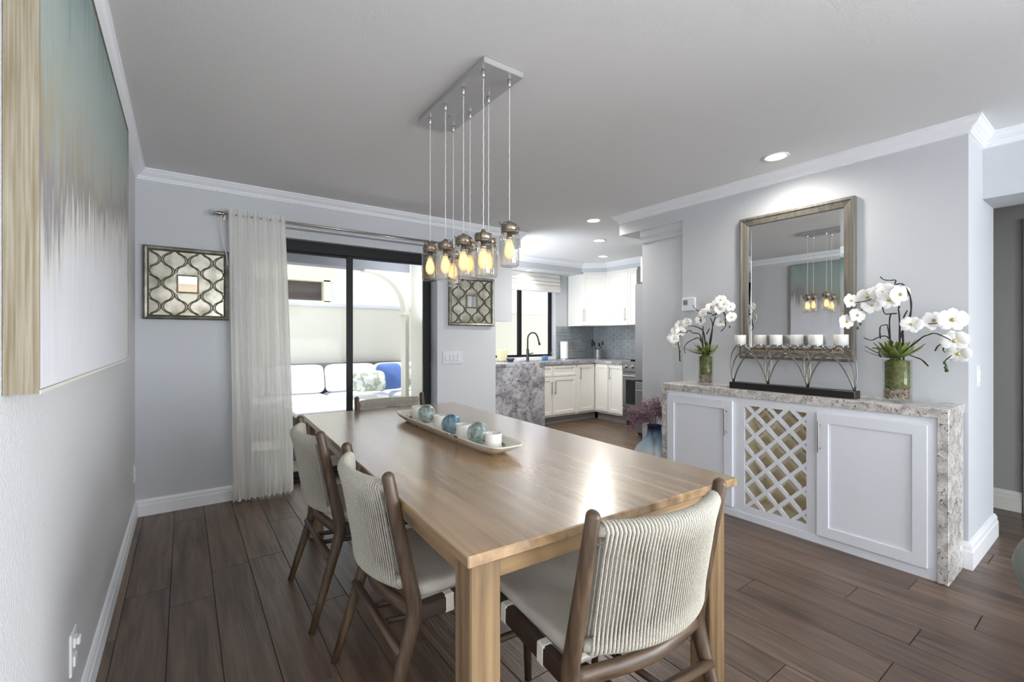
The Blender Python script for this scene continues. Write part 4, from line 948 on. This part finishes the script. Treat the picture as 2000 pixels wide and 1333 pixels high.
orchid('taller orchid arrangement in a glass cylinder vase at the right end of the sideboard', 3.555, 0.820, 0.066, 0.238, fR, tR, [(0.617, 1.12), (0.612, 1.095), (0.606, 1.08), (0.995, 1.335), (1.0, 1.31)], 30, 4, [0.95, 0.9, 0.95, 1.05, 1.05, 1.25, 1.15, 1.1, 1.1, 1.15, 1.2, 1.15, 1.0, 1.1])
fL = [(1.854, 1.535), (1.798, 1.483), (1.892, 1.507), (1.944, 1.485), (1.984, 1.444), (1.86, 1.463), (1.78, 1.405), (1.867, 1.372), (2.144, 1.374), (2.218, 1.356), (2.203, 1.303), (2.248, 1.304), (2.286, 1.251), (2.24, 1.244), (2.039, 1.39), (2.263, 1.198), (1.82, 1.50)]
tL = [[(1.998, 1.10), (2.011, 1.276), (2.018, 1.345)], [(1.990, 1.10), (1.951, 1.325), (1.931, 1.423)], [(1.980, 1.10), (1.944, 1.337), (1.964, 1.406)], [(2.00, 1.2), (2.011, 1.301), (2.052, 1.333), (2.094, 1.347), (2.144, 1.348)], [(2.025, 1.225), (2.039, 1.282), (2.094, 1.292), (2.116, 1.312), (2.151, 1.293), (2.203, 1.297), (2.218, 1.277)], [(1.95, 1.44), (2.025, 1.455), (2.066, 1.479), (2.077, 1.512)], [(2.02, 1.2), (2.052, 1.251), (2.108, 1.238), (2.173, 1.199), (2.188, 1.153), (2.177, 1.124)], [(2.218, 1.277), (2.236, 1.237), (2.214, 1.152), (2.203, 1.067)], [(1.931, 1.423), (1.841, 1.444), (1.816, 1.412), (1.81, 1.376), (1.807, 1.334), (1.835, 1.299)], [(1.991, 1.282), (1.958, 1.325)], [(2.011, 1.37), (2.015, 1.408), (2.039, 1.415)]]
orchid('shorter orchid arrangement in a glass cylinder vase at the left end of the sideboard', 3.560, 1.990, 0.056, 0.225, fL, tL, [(1.81, 1.36), (1.808, 1.335), (2.21, 1.14), (2.205, 1.10), (2.203, 1.07)], 26, 9, [0.82, 0.8, 0.85])

# ------------------------------------------------------------------ floor vase with dried flowers
fv = thing('floor_vase', 'big blue ombre glass floor vase with dried purple flowers by the sideboard', 'vase', (3.50, 2.42, 0))
MB().lathe([(0, 0.004), (0.10, 0.0), (0.15, 0.02), (0.185, 0.10), (0.19, 0.18), (0.18, 0.26), (0.145, 0.335), (0.09, 0.39), (0.063, 0.43), (0.058, 0.46), (0.058, 0.512), (0.062, 0.516)], seg=40).build('vase', M['ombre'], fv, smooth=True)
bl = MB(); rg = random.Random(21)
tips = [(0.25, 0.44), (0.30, 0.52), (0.21, 0.60), (0.16, 0.68), (0.10, 0.62), (0.03, 0.72), (-0.04, 0.71), (-0.02, 0.64), (0.07, 0.55), (0.24, 0.50), (0.18, 0.54), (-0.06, 0.60), (0.27, 0.60)]
for k, (dy, z) in enumerate(tips):
    dx = rg.uniform(-0.08, 0.08)
    pts = spline([(dx * 0.1, dy * 0.05, 0.10), (dx * 0.2, dy * 0.12, 0.50), (dx * 0.7, dy * 0.6, lerp(0.50, z, 0.55) + 0.05), (dx, dy, z)], 5)
    MB().tube(pts, 0.0022, 5).build('dried_stem', M['drystem'], fv, smooth=True)
    for q in range(240):
        f_ = rg.uniform(0.45, 1.0) ** 0.7; p = pts[int(f_ * (len(pts) - 1))] + Vector((rg.gauss(0, 0.02), rg.gauss(0, 0.022), rg.gauss(0, 0.022)))
        if p.z < 0.53 and abs(p.y) < 0.07: continue
        s_ = rg.uniform(0.003, 0.0065)
        bl.lathe([(0, -s_), (s_, 0), (0, s_)], c=p, seg=4)
o = bl.build('dried_blossom', M['purple'], fv); o['kind'] = 'stuff'

# ================================================================== KITCHEN
def base_unit(label, x0, x1, y, fronts, rz=0, depth=0.56, z1=0.868, toe_ext=0.0):
    """local x 0..w from x0, front plane at local y=0"""
    t = thing('base_cabinet', label, 'cabinet', (x0, y, 0) if rz == 0 else (y, x0, 0), rz, 'cream kitchen base cabinets'); w = x1 - x0
    MB().box(0.0005, 0, 0.115, w - 0.0005, depth, z1).build('carcass', M['kcab'], t)
    MB().box(0.0005, 0.06, 0.001, w - 0.0005 + toe_ext, depth, 0.115).build('toe_kick', M['toe'], t)
    for kind, a, c, za, zb, hx, h0, h1 in fronts:
        o = door_obj(t, kind, c - a, zb - za, (a, 0, za), 0, M['kcab'], st=0.05 if kind == 'door' else 0.035, t=0.018, rec=0.008)
        if hx is not None: bar_handle(o, hx - a, h0 - za, h1 - za, 0.018, 0.005)
    return t
base_unit('cream sink base cabinet with two doors under the window', 4.10, 5.045, 4.98,
          [('door', 0.02, 0.468, 0.145, 0.685, 0.44, 0.47, 0.61), ('door', 0.474, 0.925, 0.145, 0.685, 0.505, 0.47, 0.61), ('drawer', 0.02, 0.468, 0.700, 0.850, None, 0, 0), ('drawer', 0.474, 0.925, 0.700, 0.850, None, 0, 0)])
base_unit('narrow single door base cabinet in the kitchen corner', 5.045, 5.44, 4.98, [('door', 0.025, 0.37, 0.145, 0.850, 0.06, 0.66, 0.80)], toe_ext=0.07)
base_unit('cream base cabinet right of the kitchen corner, without handle', -4.98, -4.70, 5.44, [('door', 0.03, 0.275, 0.145, 0.850, None, 0, 0)], radians(-90)).location = (5.44, 4.975, 0)
base_unit('cream base cabinet beside the range', -4.69, -4.40, 5.44, [('door', 0.01, 0.275, 0.145, 0.850, 0.05, 0.66, 0.80)], radians(-90)).location = (5.44, 4.69, 0)
kc = thing('kitchen_counter', 'L shaped granite kitchen counter running under the window', 'worktop', (0, 0, 0))
MB().prism([(3.9, 4.945), (5.405, 4.945), (5.405, 4.40), (KR - 0.012, 4.40), (KR - 0.012, KB - 0.012), (3.9, KB - 0.012)], 2, 0.870, 0.910).build('counter_slab', M['granite_k'], kc, bevel=0.003)
MB().box(3.0, 4.90, 0.870, 3.9, KB - 0.012, 0.910).build('peninsula_slab', M['granite_k'], kc, bevel=0.003)
pn = thing('peninsula_panel', 'speckled grey granite end panel of the kitchen counter', 'panel', (0, 0, 0))
MB().cbox(2.95, 4.905, 0.001, 4.375, 4.943, 0.869, 0.002).build('granite_slab', M['granite_k'], pn)
# backsplash
bs = MB().box(WX1, KB - 0.010, 0.912, KR - 0.01, KB - 0.0005, 1.445).box(KR - 0.010, 3.80, 0.912, KR - 0.0005, KB - 0.01, 1.445)
bso = struct('trim_7', bs, M['tilegrout'], label='grey glass subway tile backsplash', cat='backsplash')
ti = MB(); th, tw_ = 0.049, 0.148
for rowi in range(10):
    z = 0.916 + rowi * 0.053
    if z + th > 1.447: break
    off = 0 if rowi % 2 else 0.076
    x = WX1 + 0.003 - off
    while x < KR - 0.012:
        a, c = max(x, WX1 + 0.002), min(x + tw_, KR - 0.0125)
        if c - a > 0.012: ti.cbox(a, KB - 0.016, z, c, KB - 0.0095, z + th, 0.0015)
        x += 0.152
    y = KB - 0.018
    while y > 3.85:
        a, c = max(y - tw_, 3.85), y
        if rowi % 2 == 0 and y > KB - 0.03: a = c - 0.074
        ti.cbox(KR - 0.016, a, z, KR - 0.0095, c, z + th, 0.0015); y = a - 0.004
to = ti.build('tile', M['tile'], bso); to['kind'] = 'stuff'
# uppers
uz0, uz1 = 1.447, 2.304
u1 = thing('wall_cabinet', 'diagonal corner wall cabinet with one door', 'cabinet', (0, 0, 0), 0, 'cream kitchen wall cabinets')
A = (KR - 0.61, KB - 0.33); B = (KR - 0.33, KB - 0.61)
MB().prism([(KR - 0.001, KB - 0.018), (KR - 0.61, KB - 0.018), A, B, (KR - 0.001, KB - 0.61)], 2, uz0, uz1).build('carcass', M['kcab'], u1)
ang = math.atan2(B[1] - A[1], B[0] - A[0]); Lw = math.hypot(B[0] - A[0], B[1] - A[1])
o = shaker(Lw - 0.012, uz1 - uz0 - 0.05, 0.018, 0.055, 0.008).build('door', M['kcab'], u1, loc=(A[0] + 0.006 * cos(ang), A[1] + 0.006 * sin(ang), uz0 + 0.005)); o.rotation_euler = (0, 0, ang); bar_handle(o, 0.03, 0.08, 0.24, 0.018, 0.005)
u2 = thing('wall_cabinet', 'wall cabinet between the corner and the refrigerator', 'cabinet', (KR - 0.33, B[1] - 0.002, 0), radians(-90), 'cream kitchen wall cabinets')
MB().box(0, 0, uz0, 0.60, 0.325, uz1).build('carcass', M['kcab'], u2)
o = door_obj(u2, 'door', 0.43, uz1 - uz0 - 0.05, (0.006, 0, uz0 + 0.005), 0, M['kcab'], t=0.018, st=0.055, rec=0.008); bar_handle(o, 0.39, 0.08, 0.24, 0.018, 0.005)
o = door_obj(u2, 'door', 0.16, uz1 - uz0 - 0.05, (0.44, 0, uz0 + 0.005), 0, M['kcab'], t=0.018, st=0.045, rec=0.008)
# range
rn = thing('range', 'stainless steel range with knobs and a dark oven door', 'stove', (5.42, 4.39, 0), radians(-90))
RW = 0.60
MB().box(0, 0, 0.08, RW, 0.58, 0.905).build('body', M['steel'], rn, bevel=0.003)
MB().box(0.02, 0.05, 0.0, RW - 0.02, 0.56, 0.08).build('plinth', M['black'], rn)
MB().cbox(0.005, -0.035, 0.26, RW - 0.005, -0.001, 0.765, 0.004).build('oven_door', M['steel'], rn)
MB().box(0.07, -0.0375, 0.32, RW - 0.07, -0.034, 0.66).build('oven_window', M['ovenglass'], rn)
MB().cbox(0.005, -0.03, 0.09, RW - 0.005, -0.001, 0.245, 0.004).build('drawer', M['steel'], rn)
hb = MB().tube([(0.04, -0.075, 0.72), (RW - 0.04, -0.075, 0.72)], 0.011, 10)
for x in (0.06, RW - 0.06): hb.tube([(x, -0.035, 0.72), (x, -0.075, 0.72)], 0.007, 8)
hb.build('handle', M['chrome'], rn, auto=True)
MB().cbox(0, -0.04, 0.775, RW, 0.03, 0.915, 0.006).build('control_panel', M['steel'], rn)
for k in range(5):
    MB().lathe([(0, 0), (0.024, 0), (0.020, 0.03), (0, 0.032)], seg=14, mx=Matrix.Translation((0.07 + k * 0.115, -0.04, 0.845)) @ Matrix.Rotation(radians(90), 4, 'X')).build('knob', M['chrome'], rn, auto=True)
gr = MB()
for k in range(3):
    for y in (0.12, 0.26, 0.40): gr.box(0.03 + k * 0.19, y, 0.916, 0.19 + k * 0.19, y + 0.014, 0.94)
    for x in (0.05, 0.10, 0.15): gr.box(x + k * 0.19, 0.09, 0.916, x + k * 0.19 + 0.014, 0.46, 0.938)
gr.build('grate', M['black'], rn)
MB().box(0, 0.50, 0.906, RW, 0.58, 1.05).build('back_guard', M['steel'], rn)
# refrigerator
rf = thing('refrigerator', 'tall stainless steel refrigerator behind the pier', 'refrigerator', (4.90, 3.765, 0), radians(-90))
MB().box(0, 0.06, 0.02, 0.90, 0.82, 1.94).build('body', M['darksteel'], rf)
MB().cbox(0, 0, 0.72, 0.445, 0.055, 1.93, 0.006).build('door', M['fridge'], rf); MB().cbox(0.455, 0, 0.72, 0.90, 0.055, 1.93, 0.006).build('door', M['fridge'], rf)
MB().cbox(0, 0, 0.06, 0.90, 0.055, 0.70, 0.006).build('freezer_drawer', M['fridge'], rf)
for x in (0.40, 0.50):
    MB().tube([(x, 0, 0.85), (x, -0.05, 0.87), (x, -0.05, 1.55), (x, 0, 1.57)], 0.011, 8).build('handle', M['chrome'], rf, smooth=True)
MB().tube([(0.06, 0, 0.60), (0.06, -0.05, 0.60), (0.84, -0.05, 0.60), (0.84, 0, 0.60)], 0.011, 8).build('handle', M['chrome'], rf, smooth=True)
oc = thing('wall_cabinet', 'short cabinet above the refrigerator', 'cabinet', (5.02, 3.765, 0), radians(-90), 'cream kitchen wall cabinets')
MB().box(0, 0, 1.96, 0.90, 0.66, 2.304).build('carcass', mat('taupe_cabinet', S(176, 172, 164), 0.5), oc)
door_obj(oc, 'door', 0.44, 0.32, (0.006, 0, 1.97), 0, M['kcab'], t=0.018); door_obj(oc, 'door', 0.44, 0.32, (0.452, 0, 1.97), 0, M['kcab'], t=0.018)
# roman shade
rs = thing('roman_shade', 'pale striped roman shade at the top of the sink window', 'blind', (0, 0, 0))
sm = MB().box(3.66, KB - 0.035, 1.985, 5.235, KB - 0.02, 2.27)
sm.build('fabric', M['shade'], rs)
for z, d in ((1.985, 0.052), (2.03, 0.045), (2.09, 0.038), (2.15, 0.036)): MB().cbox(3.66, KB - 0.02 - d, z, 5.235, KB - 0.03, z + 0.055, 0.006).build('fold', M['shade'], rs)
# faucet, sink
fc = thing('kitchen_faucet', 'tall arched dark steel kitchen faucet at the sink', 'faucet', (4.50, 5.46, 0.910))
MB().lathe([(0, 0), (0.026, 0), (0.026, 0.012), (0.021, 0.02), (0.021, 0.17), (0.012, 0.18), (0, 0.18)], seg=16).build('base', M['darksteel'], fc, auto=True)
ar = [(0, 0, 0.16), (0, 0, 0.33)] + [(0.095 - 0.095 * cos(a * pi / 8), -0.01 * a / 8, 0.33 + 0.095 * sin(a * pi / 8)) for a in range(1, 8)] + [(0.20, -0.02, 0.29)]
MB().tube(ar, 0.0115, 10).build('spout', M['darksteel'], fc, smooth=True)
MB().tube([(0.197, -0.018, 0.30), (0.215, -0.024, 0.235)], [0.014, 0.018], 10).build('spray_head', M['darksteel'], fc, smooth=True)
MB().tube([(0.02, 0, 0.10), (0.09, -0.02, 0.115)], [0.009, 0.007], 8).build('lever', M['darksteel'], fc, smooth=True)
sk = tag(MB().box(4.30, 5.06, 0.9105, 4.95, 5.09, 0.914).box(4.30, 5.36, 0.9105, 4.95, 5.40, 0.914).box(4.30, 5.09, 0.9105, 4.33, 5.36, 0.914).box(4.92, 5.09, 0.9105, 4.95, 5.36, 0.914).build('kitchen_sink', M['steel']), 'steel sink rim set in the kitchen counter', 'sink')
ptw = thing('paper_towel_roll', 'white paper towel roll standing on the counter by the backsplash', 'paper towel', (5.26, 5.48, 0.910))
MB().lathe([(0, 0), (0.07, 0), (0.07, 0.012), (0, 0.012)], seg=20).build('stand', M['chrome'], ptw, auto=True)
MB().lathe([(0.02, 0.013), (0.062, 0.013), (0.062, 0.285), (0.02, 0.285)], seg=28).build('roll', M['paper'], ptw, auto=True)
MB().tube([(0, 0, 0.012), (0, 0, 0.31)], 0.006, 8).build('spindle', M['chrome'], ptw)
cr = thing('utensil_crock', 'grey crock of dark cooking utensils in the kitchen corner', 'utensil holder', (5.86, 5.30, 0.910))
MB().lathe([(0, 0), (0.055, 0), (0.06, 0.005), (0.06, 0.15), (0.056, 0.15), (0.054, 0.012), (0, 0.012)], seg=22).build('crock', M['crock'], cr, auto=True)
ut = [(-0.10, 0.06, 0.33, 'utensil'), (-0.06, 0.05, 0.28, 'utensil'), (0.0, -0.02, 0.26, 'utensil'), (0.06, -0.05, 0.29, 'redutensil'), (-0.12, 0.05, 0.26, 'utensil')]
for k, (dx, dy, z, mm) in enumerate(ut):
    o = thing('cooking_utensil', ['long dark ladle leaning left in the crock', 'dark spatula in the crock', 'short dark spoon in the crock', 'red spoon leaning right in the crock', 'dark fork leaning far left in the crock'][k], 'utensil', (5.86, 5.30, 0.910), 0, 'utensils in the crock')
    MB().tube([(-dx * 0.3, -dy * 0.3, 0.02), (dx * 0.6, dy * 0.6, z * 0.72)], 0.006, 6).build('handle', M['utensil'], o, smooth=True)
    MB().lathe([(0, -0.03), (0.018, -0.018), (0.024, 0.01), (0.016, 0.035), (0, 0.042)], seg=10, mx=Matrix.Translation((dx * 0.85, dy * 0.85, z * 0.86)) @ Matrix.Rotation(dx * 2, 4, 'Y') @ Matrix.Diagonal((1, 0.4, 1, 1))).build('head', M[mm], o, smooth=True)
sd = thing('soap_bottle', 'clear and blue soap pump bottle beside the sink', 'soap bottle', (4.99, 5.47, 0.910))
MB().lathe([(0, 0), (0.03, 0), (0.032, 0.01), (0.03, 0.10), (0.012, 0.12), (0.012, 0.135), (0, 0.135)], seg=16).build('bottle', M['vaseglass'], sd, smooth=True)
MB().tube([(0, 0, 0.135), (0, 0, 0.17), (-0.03, 0, 0.172)], 0.005, 6).build('pump', M['darksteel'], sd)
sd2 = tag(MB().cbox(4.80, 5.44, 0.911, 4.90, 5.50, 0.975, 0.012).build('sponge_holder', M['soapblue']), 'small blue sponge caddy between faucet and soap bottle', 'sponge caddy')
tag(MB().cbox(3.98, 5.45, 0.911, 4.12, 5.53, 1.09, 0.01).build('storage_box', M['yellow']), 'pale yellow box on the counter left of the sink', 'box')
tag(MB().lathe([(0, 0), (0.04, 0), (0.062, 0.05), (0.058, 0.05), (0.036, 0.008), (0, 0.008)], c=(4.10, 5.35, 0.911), seg=20).build('dish_bowl', M['navy'], None, smooth=True), 'dark blue bowl in front of the yellow box', 'bowl')

# ================================================================== WALL PLATES
def plate_x(label, name, x, y, z, w, h, sgn, cat, parts, group=None):
    """on a wall x = const; sgn +1 faces +x"""
    t = thing(name, label, cat, (x, y, z), 0, group)
    MB().cbox(0 if sgn > 0 else -0.006, -w / 2, -h / 2, 0.006 if sgn > 0 else 0, w / 2, h / 2, 0.0015).build('plate', M['switch'], t)
    for (py, pz, pw, ph, nm) in parts: MB().cbox(0.006 if sgn > 0 else -0.011, py - pw / 2, pz - ph / 2, 0.011 if sgn > 0 else -0.006, py + pw / 2, pz + ph / 2, 0.001).build(nm, M['switch'], t)
    return t
ol = plate_x('white outlet low on the left wall near the camera, with a plug in it', 'wall_outlet', 0, 1.905, 0.30, 0.078, 0.125, 1, 'outlet', [(0, 0.028, 0.034, 0.030, 'socket'), (0, -0.028, 0.034, 0.030, 'socket')])
MB().cbox(0.011, -0.014, 0.018, 0.021, 0.014, 0.040, 0.003).build('plug', M['switch'], ol)
plate_x('white outlet low on the left wall by the corner', 'wall_outlet', 0, 4.02, 0.33, 0.075, 0.12, 1, 'outlet', [(0, 0.026, 0.034, 0.030, 'socket'), (0, -0.026, 0.034, 0.030, 'socket')])
sw = thing('light_switch', 'wide white switch plate below the fretwork mirror', 'switch', (2.498, D, 1.052), 0)
M['plate'] = mat('painted_plate', S(208, 209, 214), 0.5)
MB().cbox(-0.112, -0.006, -0.062, 0.112, 0, 0.062, 0.0015).build('plate', M['plate'], sw)
for k in range(4): MB().cbox(-0.086 + k * 0.046, -0.011, -0.034, -0.052 + k * 0.046, -0.005, 0.034, 0.0015).build('rocker', M['plate'], sw)
sp_ = thing('light_switch', 'white switch plate on the end of the pier', 'switch', (3.965, 0.56, 1.035), 0)
MB().cbox(-0.038, -0.006, -0.062, 0.038, 0, 0.062, 0.0015).build('plate', M['switch'], sp_); MB().cbox(-0.017, -0.011, -0.034, 0.017, -0.005, 0.034, 0.0015).build('rocker', M['switch'], sp_)
th_ = thing('thermostat', 'small white thermostat on the wall above the left orchids', 'thermostat', (MX, 2.242, 1.535))
MB().cbox(-0.022, -0.062, -0.055, 0, 0.062, 0.055, 0.004).build('case', M['plastic'], th_)
MB().box(-0.0232, 0.005, -0.005, -0.0218, 0.045, 0.035).build('screen', M['lcd'], th_)

# ------------------------------------------------------------------ accent chair at the right edge
ac = thing('accent_chair', 'sage grey velvet chair back cut off by the right edge of the picture', 'armchair', (2.645, -0.075, 0), radians(0))
am = MB()
def afn(u, v):
    a = lerp(radians(95), radians(265), u) ; z = lerp(0.30, 0.70, v); r = 0.33 + 0.02 * v
    return (r * cos(a), r * sin(a) * 0.95, z)
sh = MB(); NU, NV = 24, 8
for side, rr_ in ((0, 0.35), (1, 0.28)):
    for i in range(NU + 1):
        a = lerp(radians(-80), radians(80), i / NU) + pi
        edge = 1 - (abs(i / NU - 0.5) * 2) ** 4 * 0.35
        for j in range(NV + 1):
            v = j / NV; z = 0.28 + (0.38 * edge) * v; rnd_ = (1 - max(0, v - 0.85) / 0.15 * 0.45)
            rad = lerp(0.315, rr_, rnd_) * (0.84 + 0.16 * min(v / 0.8, 1)); sh.v.append((rad * cos(a), rad * sin(a), z))
n1 = (NU + 1) * (NV + 1)
for i in range(NU):
    for j in range(NV):
        a = i * (NV + 1) + j
        sh.f.append((a, a + 1, a + NV + 2, a + NV + 1)); sh.f.append((n1 + a, n1 + a + NV + 1, n1 + a + NV + 2, n1 + a + 1))
    a = i * (NV + 1); sh.f.append((a, a + NV + 1, n1 + a + NV + 1, n1 + a)); a += NV; sh.f.append((a, n1 + a, n1 + a + NV + 1, a + NV + 1))
for i in (0, NU):
    for j in range(NV):
        a = i * (NV + 1) + j; sh.f.append((a, n1 + a, n1 + a + 1, a + 1))
sh.build('backrest', M['sage'], ac, smooth=True)
MB().lathe([(0, 0.27), (0.27, 0.28), (0.30, 0.32), (0.30, 0.42), (0.27, 0.46), (0, 0.47)], seg=28).build('seat', M['sage'], ac, smooth=True)
for k in range(4):
    a = pi / 4 + k * pi / 2; MB().tube([(0.22 * cos(a), 0.22 * sin(a), 0.29), (0.27 * cos(a), 0.27 * sin(a), 0)], [0.018, 0.011], 8).build('leg', M['chair_z'], ac, smooth=True)
